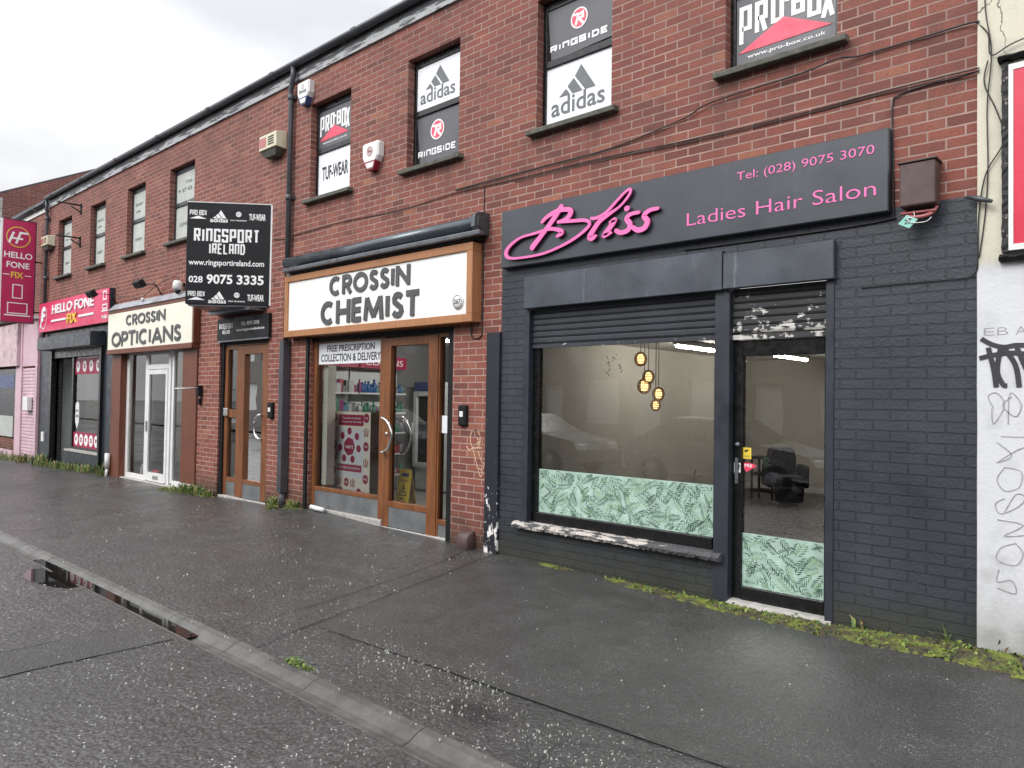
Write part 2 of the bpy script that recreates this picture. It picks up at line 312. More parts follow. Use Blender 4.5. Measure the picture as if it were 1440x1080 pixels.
# ------------------------------------------------------------------ mesh helpers
class Frame:
    """local axes: u along the face, v up, w out of the face"""
    def __init__(s, o=(0, 0, 0), u=(1, 0, 0), v=(0, 0, 1), w=(0, -1, 0)):
        s.o, s.u, s.v, s.w = Vector(o), Vector(u), Vector(v), Vector(w)
    def __call__(s, u, v, w): return s.o+s.u*u+s.v*v+s.w*w
FAC = Frame()
ORG = {}
class MB:
    def __init__(s, frame=FAC): s.f = frame; s.v = []; s.p = []; s.mi = []; s.cur = 0; s.sm = []; s.smooth = False
    def mat(s, i): s.cur = i; return s
    def addv(s, pts): k = len(s.v); s.v += [s.f(*p) for p in pts]; return k
    def face(s, idx): s.p.append(idx); s.mi.append(s.cur); s.sm.append(s.smooth)
    def quad(s, *pts): k = s.addv(pts); s.face(list(range(k, k+len(pts))))
    def box(s, u0, u1, v0, v1, w0, w1, b=0.):
        if b <= 0:
            k = s.addv([(u, v, w) for w in (w0, w1) for v in (v0, v1) for u in (u0, u1)])
            for q in ((0, 1, 3, 2), (4, 6, 7, 5), (0, 4, 5, 1), (2, 3, 7, 6), (0, 2, 6, 4), (1, 5, 7, 3)): s.face([k+i for i in q])
        else:   # chamfered on the outward face
            b = min(b, abs(w1-w0)*.5, abs(u1-u0)*.3, abs(v1-v0)*.3); sg = 1 if w1 > w0 else -1
            rings = [(u0, u1, v0, v1, w0), (u0, u1, v0, v1, w1-sg*b), (u0+b, u1-b, v0+b, v1-b, w1)]
            s.loft([[(a, c, e), (bb, c, e), (bb, d, e), (a, d, e)] for a, bb, c, d, e in rings])
        return s
    def loft(s, rings, cap=True, closed=True):
        ks = [s.addv(r) for r in rings]; n = len(rings[0])
        for a, b in zip(ks, ks[1:]):
            for i in range(n if closed else n-1): s.face([a+i, a+(i+1) % n, b+(i+1) % n, b+i])
        if cap:
            s.face([ks[0]+i for i in range(n)][::-1]); s.face([ks[-1]+i for i in range(n)])
        return s
    def prism(s, poly, w0, w1): return s.loft([[(a, b, w0) for a, b in poly], [(a, b, w1) for a, b in poly]])
    def prism_u(s, poly, u0, u1): return s.loft([[(u0, b, a) for a, b in poly], [(u1, b, a) for a, b in poly]])   # poly in (w, v)
    def disc(s, u, v, ru, rv, w0, w1, n=20): return s.prism([(u+ru*math.cos(6.28318*i/n), v+rv*math.sin(6.28318*i/n)) for i in range(n)], w0, w1)
    def ring(s, u, v, r0, r1, w, n=24, asp=1.):
        k = s.addv([(u+r*asp*math.cos(6.28318*i/n), v+r*math.sin(6.28318*i/n), w) for r in (r0, r1) for i in range(n)])
        for i in range(n): s.face([k+i, k+(i+1) % n, k+n+(i+1) % n, k+n+i])
    def tube(s, pts, r, n=8, cap=True):
        P = [Vector(p) for p in pts]; rings = []
        rr = r if isinstance(r, (list, tuple)) else [r]*len(P)
        ref = Vector((0, 0, 1))
        for i, p in enumerate(P):
            t = (P[min(i+1, len(P)-1)]-P[max(i-1, 0)]).normalized()
            if abs(t.dot(ref)) > .95: ref = Vector((0, 1, 0)) if abs(t.y) < .9 else Vector((1, 0, 0))
            a = t.cross(ref).normalized(); b = a.cross(t)
            rings.append([tuple(p+(a*math.cos(6.28318*j/n)+b*math.sin(6.28318*j/n))*rr[i]) for j in range(n)])
        sm = s.smooth; s.smooth = True; s.loft(rings, cap); s.smooth = sm; return s
    def lathe(s, u, v, w, prof, n=14, axis='v'):
        rings = []
        for r, h in prof:
            rg = []
            for j in range(n):
                c, d = r*math.cos(6.28318*j/n), r*math.sin(6.28318*j/n)
                rg.append((u+c, v+h, w+d) if axis == 'v' else (u+c, v+d, w+h))
            rings.append(rg)
        s.smooth = True; s.loft(rings); s.smooth = False; return s
    def ribbon(s, pts, wd, w0, w1, closed=False):
        P = [Vector((p[0], p[1])) for p in pts]; n = len(P)
        ws = wd if isinstance(wd, (list, tuple)) else [wd]*n
        Lp, Rp = [], []
        for i in range(n):
            a = P[i-1] if (i > 0 or closed) else None; b = P[(i+1) % n] if (i < n-1 or closed) else None
            d1 = (P[i]-a).normalized() if a is not None else None; d2 = (b-P[i]).normalized() if b is not None else None
            if d1 is None: d1 = d2
            if d2 is None: d2 = d1
            n1, n2 = Vector((-d1.y, d1.x)), Vector((-d2.y, d2.x)); m = n1+n2
            m = n1 if m.length < 1e-5 else m.normalized()
            k = min(1/max(m.dot(n1), .35), 2.)*ws[i]/2
            Lp.append(P[i]+m*k); Rp.append(P[i]-m*k)
        k = s.addv([(q.x, q.y, z) for z in (w0, w1) for q in Lp+Rp])
        m = n if closed else n-1
        for i in range(m):
            j = (i+1) % n; l0, l1, r0, r1 = i, j, n+i, n+j
            s.face([k+2*n+l0, k+2*n+l1, k+2*n+r1, k+2*n+r0]); s.face([k+l0, k+2*n+l0, k+2*n+l1, k+l1]); s.face([k+r0, k+r1, k+2*n+r1, k+2*n+r0])
        if not closed:
            s.face([k, k+n, k+3*n, k+2*n]); s.face([k+n-1, k+2*n-1, k+4*n-1, k+3*n-1])
        return s
    def text(s, string, u0, u1, v0, v1, w, depth=.003, bold=0., shear=0.):
        c = bpy.data.curves.new('lettering', 'FONT'); c.body = string; c.offset = bold; c.extrude = .5; c.shear = shear; c.resolution_u = 3
        o = bpy.data.objects.new('lettering', c); me = bpy.data.meshes.new_from_object(o)
        vs = [v.co for v in me.vertices]; x0 = min(v.x for v in vs); x1 = max(v.x for v in vs); y0 = min(v.y for v in vs); y1 = max(v.y for v in vs)
        k = s.addv([(u0+(v.x-x0)/(x1-x0)*(u1-u0), v0+(v.y-y0)/(y1-y0)*(v1-v0), w+(v.z+.5)*depth) for v in vs])
        for p in me.polygons: s.face([k+i for i in p.vertices])
        bpy.data.meshes.remove(me); bpy.data.objects.remove(o); bpy.data.curves.remove(c); return s
    def block(s, string, u0, u1, v0, v1, w, depth=.003, gap=.22, tk=.30):
        cells = sum(.42 if ch in "I.-" else 1 for ch in string); unit = (u1-u0)/(cells+gap*(len(string)-1)); x = u0; n = 0
        for ch in string:
            cw = unit*(.42 if ch in "I.-" else 1); t = unit*tk; tv = min(t, (v1-v0)*.3)
            for st in BLOCK[ch]:
                cl = st[0] == 'c'; st = st[1:] if cl else st
                pts = [(x+t/2+p[0]*(cw-t), v0+tv/2+p[1]*(v1-v0-tv)) for p in st]
                s.ribbon(pts, t if abs(v1-v0) > t*2 else tv, w, w+depth+n*.0006, cl); n = 1-n
            x += cw+unit*gap
        return s
    def each(s, name, mats, parent=None, bevel=0.):
        """one object for every unconnected piece"""
        r = list(range(len(s.v)))
        def f(i):
            while r[i] != i: r[i] = r[r[i]]; i = r[i]
            return i
        for p in s.p:
            for q in p[1:]: r[f(q)] = f(p[0])
        gr = {}
        for p, m, q in zip(s.p, s.mi, s.sm): gr.setdefault(f(p[0]), []).append((p, m, q))
        out = []
        for ps in gr.values():
            d = MB(s.f); mp_ = {}
            for p, m, q in ps:
                for i in p:
                    if i not in mp_: mp_[i] = len(d.v); d.v.append(s.v[i])
                d.p.append([mp_[i] for i in p]); d.mi.append(m); d.sm.append(q)
            out.append(d.build(name, mats, parent, bevel=bevel))
        return out
    def build(s, name, mats, parent=None, recalc=True, bevel=0.):
        me = bpy.data.meshes.new(name); org = ORG.get(parent.name, Vector()) if parent else Vector()
        me.from_pydata([tuple(v-org) for v in s.v], [], s.p)
        for m in (mats if isinstance(mats, (list, tuple)) else [mats]): me.materials.append(m)
        me.polygons.foreach_set('material_index', s.mi); me.polygons.foreach_set('use_smooth', s.sm)
        if recalc:
            bm = bmesh.new(); bm.from_mesh(me); bmesh.ops.recalc_face_normals(bm, faces=bm.faces); bm.to_mesh(me); bm.free()
        o = bpy.data.objects.new(name, me); COL.objects.link(o)
        if bevel:
            b = o.modifiers.new('bevel', 'BEVEL'); b.width = bevel; b.segments = 2; b.limit_method = 'ANGLE'; b.angle_limit = R(50)
        if parent: o.parent = parent; ORG[o.name] = org
        else: ORG[o.name] = Vector()
        return o
def _arc(cx, cy, rx, ry, a0, a1, n=16): return [(cx+rx*math.cos(R(a0+(a1-a0)*i/n)), cy+ry*math.sin(R(a0+(a1-a0)*i/n))) for i in range(n+1)]
GEO = {'C': (.80, [_arc(.52, .5, .52, .5, 52, 308)]), 'O': (.92, [['c']+_arc(.5, .5, .5, .5, 0, 345, 23)]), 'I': (.22, [[(.5, 0), (.5, 1)]]),
 'S': (.58, [[(.92, .86), (.74, .97), (.5, 1), (.24, .95), (.10, .80), (.16, .64), (.38, .55), (.62, .46), (.88, .36), (.95, .20), (.80, .05), (.5, 0), (.22, .03), (.04, .16)]]),
 'R': (.66, [[(0, -.11), (0, 1.11)], [(0, 1), (.42, 1)]+_arc(.50, .73, .42, .27, 80, -80, 10)+[(0, .46)], [(.42, .46), (.98, -.09)]]), 'P': (.64, [[(0, -.11), (0, 1.11)], [(0, 1), (.45, 1)]+_arc(.52, .71, .46, .29, 80, -80, 10)+[(0, .42)]]),
 'N': (.80, [[(0, -.11), (0, 1.11)], [(.0, 1), (1, 0)], [(1, -.11), (1, 1.11)]]), 'H': (.76, [[(0, -.11), (0, 1.11)], [(1, -.11), (1, 1.11)], [(0, .5), (1, .5)]]), 'E': (.56, [[(0, -.11), (0, 1.11)], [(0, 1), (1.05, 1)], [(0, .5), (.98, .5)], [(0, 0), (1.05, 0)]]),
 'M': (1.0, [[(.0, -.11), (.10, 1.05)], [(.10, 1), (.5, .06)], [(.5, .06), (.90, 1)], [(.90, 1.05), (1, -.11)]]), 'T': (.62, [[(-.14, 1), (1.14, 1)], [(.5, .9), (.5, -.11)]]), 'A': (.90, [[(0, -.11), (.5, 1.0)], [(.5, 1.0), (1, -.11)], [(.22, .26), (.78, .26)]])}
def geo(g, string, u0, u1, v0, v1, w, depth, tk=.19, gap=.075):
    H_ = v1-v0; cells = sum(GEO[c][0] for c in string)+gap*(len(string)-1); unit = (u1-u0)/cells; x = u0
    for c in string:
        W_, sts = GEO[c]; cw = W_*unit; t = min(tk*H_, cw*.98)
        for k, st in enumerate(sts):
            cl = st[0] == 'c'; st = st[1:] if cl else st
            g.ribbon([(x+t/2+p[0]*(cw-t), v0+t/2+p[1]*(H_-t)) for p in st], t, w, w+depth+.0007*k, cl)
        x += cw+gap*unit
BLOCK = {'R': [[(0, 0), (0, 1), (1, 1), (1, .48), (.1, .48)], [(.62, .40), (1, 0)]], 'I': [[(.5, 0), (.5, 1)]], 'N': [[(0, 0), (0, 1), (1, 1), (1, 0)]],
 'G': [[(1, .8), (1, 1), (0, 1), (0, 0), (1, 0), (1, .48), (.6, .48)]], 'S': [[(1, .78), (1, 1), (0, 1), (0, .5), (1, .5), (1, 0), (0, 0), (0, .22)]],
 'P': [[(0, 0), (0, 1), (1, 1), (1, .42), (.1, .42)]], 'O': [['c', (0, 0), (0, 1), (1, 1), (1, 0)]], 'T': [[(0, 1), (1, 1)], [(.5, 0), (.5, .9)]],
 'E': [[(1, 1), (0, 1), (0, 0), (1, 0)], [(.15, .5), (.85, .5)]], 'L': [[(0, 1), (0, 0), (1, 0)]], 'A': [[(0, 0), (0, 1), (1, 1), (1, 0)], [(.15, .42), (.85, .42)]],
 'D': [['c', (0, 0), (0, 1), (.75, 1), (1, .8), (1, .2), (.75, 0)]], 'B': [['c', (0, 0), (0, 1), (1, 1), (1, 0)], [(.15, .5), (.85, .5)]],
 'X': [[(0, 0), (1, 1)], [(0, 1), (1, 0)]], 'U': [[(0, 1), (0, 0), (1, 0), (1, 1)]], 'F': [[(1, 1), (0, 1), (0, 0)], [(.15, .5), (.85, .5)]],
 'W': [[(0, 1), (.22, 0), (.5, .75), (.78, 0), (1, 1)]], '-': [[(0, .5), (1, .5)]], '.': [[(.5, 0), (.5, .05)]]}

def curve(pts, sub=6, closed=False):
    P = [Vector(p) for p in pts]; n = len(P); out = []
    for i in range(n if closed else n-1):
        if closed: a, b, c, d = P[i-1], P[i], P[(i+1) % n], P[(i+2) % n]
        else: a, b, c, d = P[max(i-1, 0)], P[i], P[i+1], P[min(i+2, n-1)]
        for k in range(sub):
            t = k/sub; out.append(.5*((2*b)+(c-a)*t+(2*a-5*b+4*c-d)*t*t+(3*b-a-3*c+d)*t**3))
    if not closed: out.append(P[-1])
    return out

def tag(o, label=None, cat=None, group=None, kind=None):
    for k, v in (('label', label), ('category', cat), ('group', group), ('kind', kind)):
        if v: o[k] = v
    return o
def thing(name, label, cat, loc=(0, 0, 0), group=None):
    o = bpy.data.objects.new(name, None); o.empty_display_size = .2; COL.objects.link(o); o.location = loc; ORG[o.name] = Vector(loc)
    return tag(o, label, cat, group)
def struct(name, mb, m): return tag(mb.build(name, m), kind='structure')

# ------------------------------------------------------------------ ground
def lerp_tab(x, tab):
    if x <= tab[0][0]: return tab[0][1]
    for (a, b), (c, d) in zip(tab, tab[1:]):
        if x <= c:
            t = (x-a)/(c-a); t = t*t*(3-2*t); return b+(d-b)*t
    return tab[-1][1]
BASE = [(-40, -.14), (-25, -.12), (-20.3, -.09), (-17, -.04), (-12.4, -.03), (-10.2, 0), (-8.9, .07), (-7.2, .02), (-5.3, -.012), (-2.8, -.035), (-2, -.03), (-1, .02), (2, .03)]
KERB_Z = -.10
def gz(x, y):
    """height of the pavement at x, y (y runs from 0 at the walls to -3.13 at the kerb)"""
    t = min(1, max(0, -y/3.13)); b = lerp_tab(x, BASE)
    z = b*(1-t)+(KERB_Z)*t
    return z+.012*noise.noise(Vector((x*.8, y*.8, 3)))*min(1, t*5)*min(1, (1-t)*6)
def frange(a, b, st):
    n = max(1, round((b-a)/st)); return [a+(b-a)*i/n for i in range(n+1)]
def sheet(xs, ys, zf):
    mb = MB(Frame((0, 0, 0), (1, 0, 0), (0, 1, 0), (0, 0, 1))); mb.smooth = True
    k = mb.addv([(x, y, zf(x, y)) for y in ys for x in xs]); n = len(xs)
    for j in range(len(ys)-1):
        for i in range(n-1): mb.face([k+j*n+i, k+j*n+i+1, k+(j+1)*n+i+1, k+(j+1)*n+i])
    return mb
GND = Frame((0, 0, 0), (1, 0, 0), (0, 1, 0), (0, 0, 1))
xs = frange(-60, -25, 2.5)[:-1]+frange(-25, 1.5, .25)+frange(1.5, 40, 3)[1:]
struct('pavement', sheet(xs, frange(-3.13, .35, .12), lambda x, y: gz(x, min(y, 0))), M['asphalt'])
POT = lambda x, y: -.045*math.exp(-(((x+7.85)/.40)**2+((y+3.40)/.12)**2))
ROAD_Z = -.128
struct('road', sheet([-150, -60, -30, -20, -14]+frange(-12, 2, .14)+[6, 20, 60, 150], [-150, -60, -20, -11]+frange(-7, -3.355, .09), lambda x, y: ROAD_Z-.02*max(0, 1-abs(y+3.36)/.5)*0+POT(x, y)+.006*noise.noise(Vector((x*1.3, y*1.3, 9)))), M['road'])
# land beyond the buildings so the ground reaches the horizon
land = MB(GND); land.quad((-300, -300, -.4), (300, -300, -.4), (300, 300, -.4), (-300, 300, -.4)); struct('ground', land, M['asphalt'])
# kerb stones with open joints, then the concrete channel
kb = MB(GND)
def dish(x): return .022*(1-min(1, max(0, (x+5.6)/.9)))*min(1, max(0, (x+9.2)/.8))
def kerb_prof(x):
    j = .003*noise.noise(Vector((x*1.7, 5, 1))); q = dish(x); brk = .022*max(0, 1-abs((x+7.85)/.5))
    return [(-3.126, -.30), (-3.126, KERB_Z+.001+j), (-3.14, KERB_Z+.004+j), (-3.185, KERB_Z-.004+j-q*.15), (-3.215, KERB_Z-.018+j-q*.5), (-3.25, KERB_Z-.036-q), (-3.29, KERB_Z-.042-q), (-3.318, KERB_Z-.036-q*.8), (-3.335, KERB_Z-.026-brk), (-3.35, KERB_Z-.028-brk), (-3.358, KERB_Z-.06), (-3.358, -.30)]
x = -46.57
while x < 30:
    a, b = x+.003, x+.967
    kb.smooth = False
    n = 8 if -13 < x < 0 else 1
    kb.loft([[(a+(b-a)*i/n, y+(.004*noise.noise(Vector((x, 1, 2)))), z) for y, z in kerb_prof(a+(b-a)*i/n)] for i in range(n+1)])
    x += .97
struct('kerb', kb, M['kerb'])
pw = MB(GND)
pw.quad((-8.9, -3.72, -.134), (-5.3, -3.40, -.134), (-5.3, -3.20, -.134), (-8.9, -3.20, -.134))
tag(pw.build('puddle_water', M['water']), kind='structure')
# smoother reinstated strip, seams and cracks in the pavement
def ground_poly(pts, dz, sub=4):
    mb = MB(GND); 
    return mb
def patch(pts, dz=.0028, st=.12):
    """a sheet laid on the pavement inside a convex outline"""
    mb = MB(GND); mb.smooth = True
    P = [Vector((p[0], p[1])) for p in pts]; ys = [p.y for p in P]; rows = frange(min(ys), max(ys), st); prev = None
    for y in rows:
        yy = min(max(y, min(ys)+1e-4), max(ys)-1e-4); X = []
        for a, b in zip(P, P[1:]+P[:1]):
            if (a.y-yy)*(b.y-yy) < 0: X.append(a.x+(b.x-a.x)*(yy-a.y)/(b.y-a.y))
        x0, x1 = min(X), max(X); k = mb.addv([(x0+(x1-x0)*i/24, y, gz(x0+(x1-x0)*i/24, y)+dz) for i in range(25)])
        if prev is not None:
            for i in range(24): mb.face([prev+i, prev+i+1, k+i+1, k+i])
        prev = k
    return mb
struct('pavement_patch', patch([(-4.79, -2.60), (-5.37, -.02), (1.5, -.02), (1.5, -2.0), (-2.0, -2.58)]), M['patch'])
def crack(pts, wd, dz=.008, zf=gz, sub=5):
    mb = MB(GND); P = curve([(p[0], p[1], 0) for p in pts], sub); P = [p+Vector((random.uniform(-1, 1)*.012, random.uniform(-1, 1)*.012, 0)) for p in P]
    Lf, Rt = [], []
    for i, p in enumerate(P):
        d = (P[min(i+1, len(P)-1)]-P[max(i-1, 0)]).normalized(); nn = Vector((-d.y, d.x, 0))*wd*random.uniform(.25, .8)
        Lf.append(p+nn); Rt.append(p-nn)
    k = mb.addv([(q.x, q.y, zf(q.x, q.y)+dz) for q in Lf]); k2 = mb.addv([(q.x, q.y, zf(q.x, q.y)+dz) for q in Rt])
    for i in range(len(P)-1): mb.face([k+i, k+i+1, k2+i+1, k2+i])
    return mb
seams = [([(-4.66, -3.12), (-4.81, -2.53), (-5.377, -.02)], .011), ([(-5.12, -2.99), (-5.405, -1.23), (-5.72, -.05)], .008), ([(-2.2, -3.12), (-2.29, -2.82), (-2.0, -2.66), (-1.66, -2.50), (-1.2, -2.37), (-.4, -2.22)], .005), ([(-10.5, -2.9), (-11.2, -1.8), (-11.6, -.4)], .005)]
sm = MB(GND)
for p, wd in seams:
    c = crack(p, wd); k = len(sm.v); sm.v += c.v; sm.p += [[i+k for i in f] for f in c.p]; sm.mi += c.mi; sm.sm += c.sm
struct('pavement_seam', sm, M['crack'])
rz = lambda x, y: ROAD_Z+POT(x, y)+.006*noise.noise(Vector((x*1.3, y*1.3, 9)))
sm = MB(GND)
for p, wd in [([(-5.36, -5.6), (-5.34, -4.44), (-5.33, -3.95), (-5.325, -3.41)], .007), ([(-5.83, -5.4), (-5.82, -4.3), (-5.84, -3.9), (-5.85, -3.41)], .005)]:
    c = crack(p, wd, .006, rz); k = len(sm.v); sm.v += c.v; sm.p += [[i+k for i in f] for f in c.p]; sm.mi += c.mi; sm.sm += c.sm
rp = MB(GND); rp.smooth = True; ys_ = frange(-5.9, -3.40, .1); k0 = None
for y in ys_:
    k = rp.addv([(xx, y, rz(xx, y)+.004) for xx in frange(-5.835+.02*noise.noise(Vector((0, y*2, 0))), -5.33+.02*noise.noise(Vector((3, y*2, 0))), .06)])
    n_ = len(rp.v)-k
    if k0 is not None:
        for i in range(n_-1): rp.face([k0+i, k0+i+1, k+i+1, k+i])
    k0 = k
struct('road_patch', rp, M['patch'])
struct('road_seam', sm, M['crack'])
# pale grit trodden into the asphalt
fl = MB(GND)
def fleck(x, y, zf, sz):
    a = random.uniform(0, 3.14); n = random.choice((4, 5, 6)); e = random.uniform(.5, 1)
    pts = [(sz*random.uniform(.6, 1)*math.cos(6.283*i/n), sz*e*random.uniform(.6, 1)*math.sin(6.283*i/n)) for i in range(n)]
    pts = [(x+p*math.cos(a)-q*math.sin(a), y+p*math.sin(a)+q*math.cos(a)) for p, q in pts]
    z = zf(x, y); fl.loft([[(p, q, z-.002) for p, q in pts], [(x+(p-x)*.7, y+(q-y)*.7, z+sz*.25+.0065) for p, q in pts]])
def scatter(n, x0, x1, y0, y1, zf, dens, smin=.0022, smax=.0105):
    c = 0
    while c < n:
        x, y = random.uniform(x0, x1), random.uniform(y0, y1)
        if random.random() < dens(x, y): fleck(x, y, zf, smin+(smax-smin)*random.random()**2.5); c += 1
cl = lambda x, y: max(.03, (noise.noise(Vector((x*1.5, y*2.2, 7)))+.25))
scatter(620, -5.2, -.6, -3.1, -2.05, gz, lambda x, y: cl(x, y)*max(.05, 1-abs(y+2.75+.16*(x+3))/.45))
scatter(160, -6, -.9, -2.6, -.1, gz, lambda x, y: .3*cl(x, y)+.02)
scatter(300, -15, -5, -3.1, -.1, gz, lambda x, y: cl(x, y), .004, .014)
scatter(900, -8.5, -1.5, -5.4, -3.42, rz, lambda x, y: cl(x, y), .0025, .012)
scatter(60, -9, -1.5, -3.19, -3.14, lambda x, y: KERB_Z+.002, lambda x, y: 1)
tag(fl.build('grit_flecks', M['fleck']), label='pale grit and litter specks scattered over the wet asphalt', kind='stuff')

# ------------------------------------------------------------------ the terrace
WIN = [(-2.84, -1.93), (-4.92, -3.99), (-6.98, -6.07), (-9.10, -8.15), (-13.71, -12.71), (-15.69, -14.80), (-17.75, -16.87), (-19.87, -18.95)]
HEAD, SILL, TRAN = 5.73, 4.38, 5.07
ter = thing('brick_terrace', 'two storey red brick terrace with four shops along its ground floor', 'building', (-12, 0, 0))
def wall_face(mb, u0, u1, v0, v1, holes, depth=.12, w=0.):
    us = sorted({u0, u1, *[min(max(x, u0), u1) for h in holes for x in h[:2]]}); vs = sorted({v0, v1, *[min(max(x, v0), v1) for h in holes for x in h[2:4]]})
    for a, b in zip(us, us[1:]):
        for c, d in zip(vs, vs[1:]):
            m, q = (a+b)/2, (c+d)/2
            if any(h[0] < m < h[1] and h[2] < q < h[3] for h in holes): continue
            mb.quad((a, c, w), (b, c, w), (b, d, w), (a, d, w))
    for h in holes:
        dp = h[4] if len(h) > 4 else depth
        if dp <= 0: continue
        a, b, c, d = h[:4]; c = max(c, v0)
        mb.quad((a, c, w), (a, d, w), (a, d, w-dp), (a, c, w-dp)); mb.quad((b, c, w), (b, d, w), (b, d, w-dp), (b, c, w-dp))
        mb.quad((a, d, w), (b, d, w), (b, d, w-dp), (a, d, w-dp)); mb.quad((a, c, w), (b, c, w), (b, c, w-dp), (a, c, w-dp))
holes = [(a, b, SILL, HEAD, .2) for a, b in WIN]+[(-9.0, -6.1, -.5, 2.44, .22), (-11.64, -10.11, -.5, 2.5, .2), (-16.19, -12.38, -.5, 2.46, .25), (-20.98, -16.19, -.5, 3.05, 0), (-5.36, -1.018, -.5, 3.03, 0)]
mb = MB(); wall_face(mb, -24.85, -1.018, -.5, 6.24, holes)
mb.quad((-24.85, -.5, 0), (-24.85, 6.24, 0), (-24.85, 6.24, -7), (-24.85, -.5, -7))
mb.build('wall', M['brick'], ter, recalc=False)
mb = MB(); wall_face(mb, -5.36, -1.018, -.5, 3.03, [(-5.03, -2.90, .36, 2.86, .16), (-2.785, -1.945, -.5, 2.86, .2)]); mb.build('painted_wall', M['dark_brick'], ter, recalc=False)
mb = MB(); wall_face(mb, -20.98, -16.19, -.5, 3.05, [(-20.16, -16.72, -.5, 2.95, .16)]); mb.build('painted_wall', M['navy_black'], ter, recalc=False)
# roof, eaves board, gutters, downpipes
mb = MB(); mb.prism_u([(.06, 6.40), (-4.2, 8.2), (-4.2, 8.1), (.06, 6.36)], -24.8, -1.0); mb.prism_u([(-4.2, 8.2), (-8, 6.4), (-8, 6.3), (-4.2, 8.1)], -24.8, -1.0); mb.build('roof', M['slate'], ter)
mb = MB(); mb.box(-20.58, -1.02, 6.155, 6.37, .001, .032); mb.build('fascia_board', M['fascia'], ter, bevel=.004)
mb = MB(); mb.box(-24.8, -20.585, 6.10, 6.26, .001, .032); mb.build('fascia_board', M['white'], ter)
def gutter(u0, u1, z, wc):
    g = MB(); g.smooth = True; n = 9; r = .058
    out = [(wc+r*math.cos(math.pi*(1+i/(n-1))), z+r*math.sin(math.pi*(1+i/(n-1)))*1.1) for i in range(n)]; inn = [(wc+(r-.008)*math.cos(math.pi*(1+i/(n-1))), z+(r-.008)*math.sin(math.pi*(1+i/(n-1)))*1.1) for i in range(n)]
    g.prism_u(out+inn[::-1], u0, u1); g.smooth = False
    x = u1-.9
    while x > u0:   # unions and brackets
        g.prism_u([(a+(a-wc)*.10, z+(b-z)*1.1) for a, b in out]+[(wc+r*1.1, z+.006), (wc-r*1.1, z+.006)], x, x+.10); x -= 2.03
    return g
gutter(-20.55, -1.0, 6.392, .092).build('gutter', M['gutter'], ter); gutter(-24.8, -20.56, 6.28, .092).build('gutter', M['gutter'], ter)
def downpipe(x, ztop, zb, off):
    g = MB(); r = .038
    g.tube([(x+off, ztop, .092), (x+off, ztop-.13, .092), (x+off*.6, ztop-.22, .085), (x, ztop-.33, .07), (x, ztop-.4, .06), (x, zb, .06)], r, 12)
    z = ztop-.42
    while z > zb+.3:
        g.lathe(x, z, .06, [(r, -.04), (r+.011, -.038), (r+.011, .038), (r, .04)], 12); g.box(x-.075, x+.075, z-.02, z+.02, 0.001, .03); z -= 1.45
    return g
g = downpipe(-9.535, 6.35, 2.40, .10)
g.loft([[(-9.535+.055*c, z, .07+.055*d) for c, d in ((-1, -1), (1, -1), (1, 1), (-1, 1))] for z in (2.42, 2.30, 1.0, .25)], True)
g.tube([(-9.535, .27, .06), (-9.535, .02, .06)], .045, 10)
g.build('downpipe', M['pipe'], ter)
g = downpipe(-20.55, 6.30, 2.95, .04); g.build('downpipe', M['pipe'], ter)
for i, (a, b) in enumerate(WIN):
    f = MB(); t = .045; w0, w1 = -.19, -.10
    f.box(a+.001, a+t, SILL, HEAD-.001, w0, w1); f.box(b-t, b-.001, SILL, HEAD-.001, w0, w1); f.box(a+t, b-t, HEAD-.09, HEAD-.001, w0, w1); f.box(a+t, b-t, SILL, SILL+.05, w0, w1); f.box(a+t, b-t, TRAN-.035, TRAN+.035, w0, w1+.012)
    wn = f.build('window', M['black'] if i < 4 else M['navy_black'], ter, bevel=.004)
    g = MB(); g.quad((a+t, SILL+.05, -.13), (b-t, SILL+.05, -.13), (b-t, TRAN-.035, -.13), (a+t, TRAN-.035, -.13)); g.build('pane', M['glass'], wn)
    g = MB(); g.quad((a+t, TRAN+.035, -.125), (b-t, TRAN+.035, -.125), (b-t, HEAD-.09, -.125), (a+t, HEAD-.09, -.125)); g.build('pane', M['glass'], wn)
    g = MB(); g.prism_u([(-.10, SILL-.055), (.085, SILL-.062), (.088, SILL-.012), (-.10, SILL+.012)], a-.075, b+.085); g.build('sill', M['concrete'], wn, bevel=.008)
    g = MB(); g.box(a-.3, b+.3, SILL-.4, HEAD+.3, -.9, -.86); g.build('room_backing', M['dark_room'], wn)

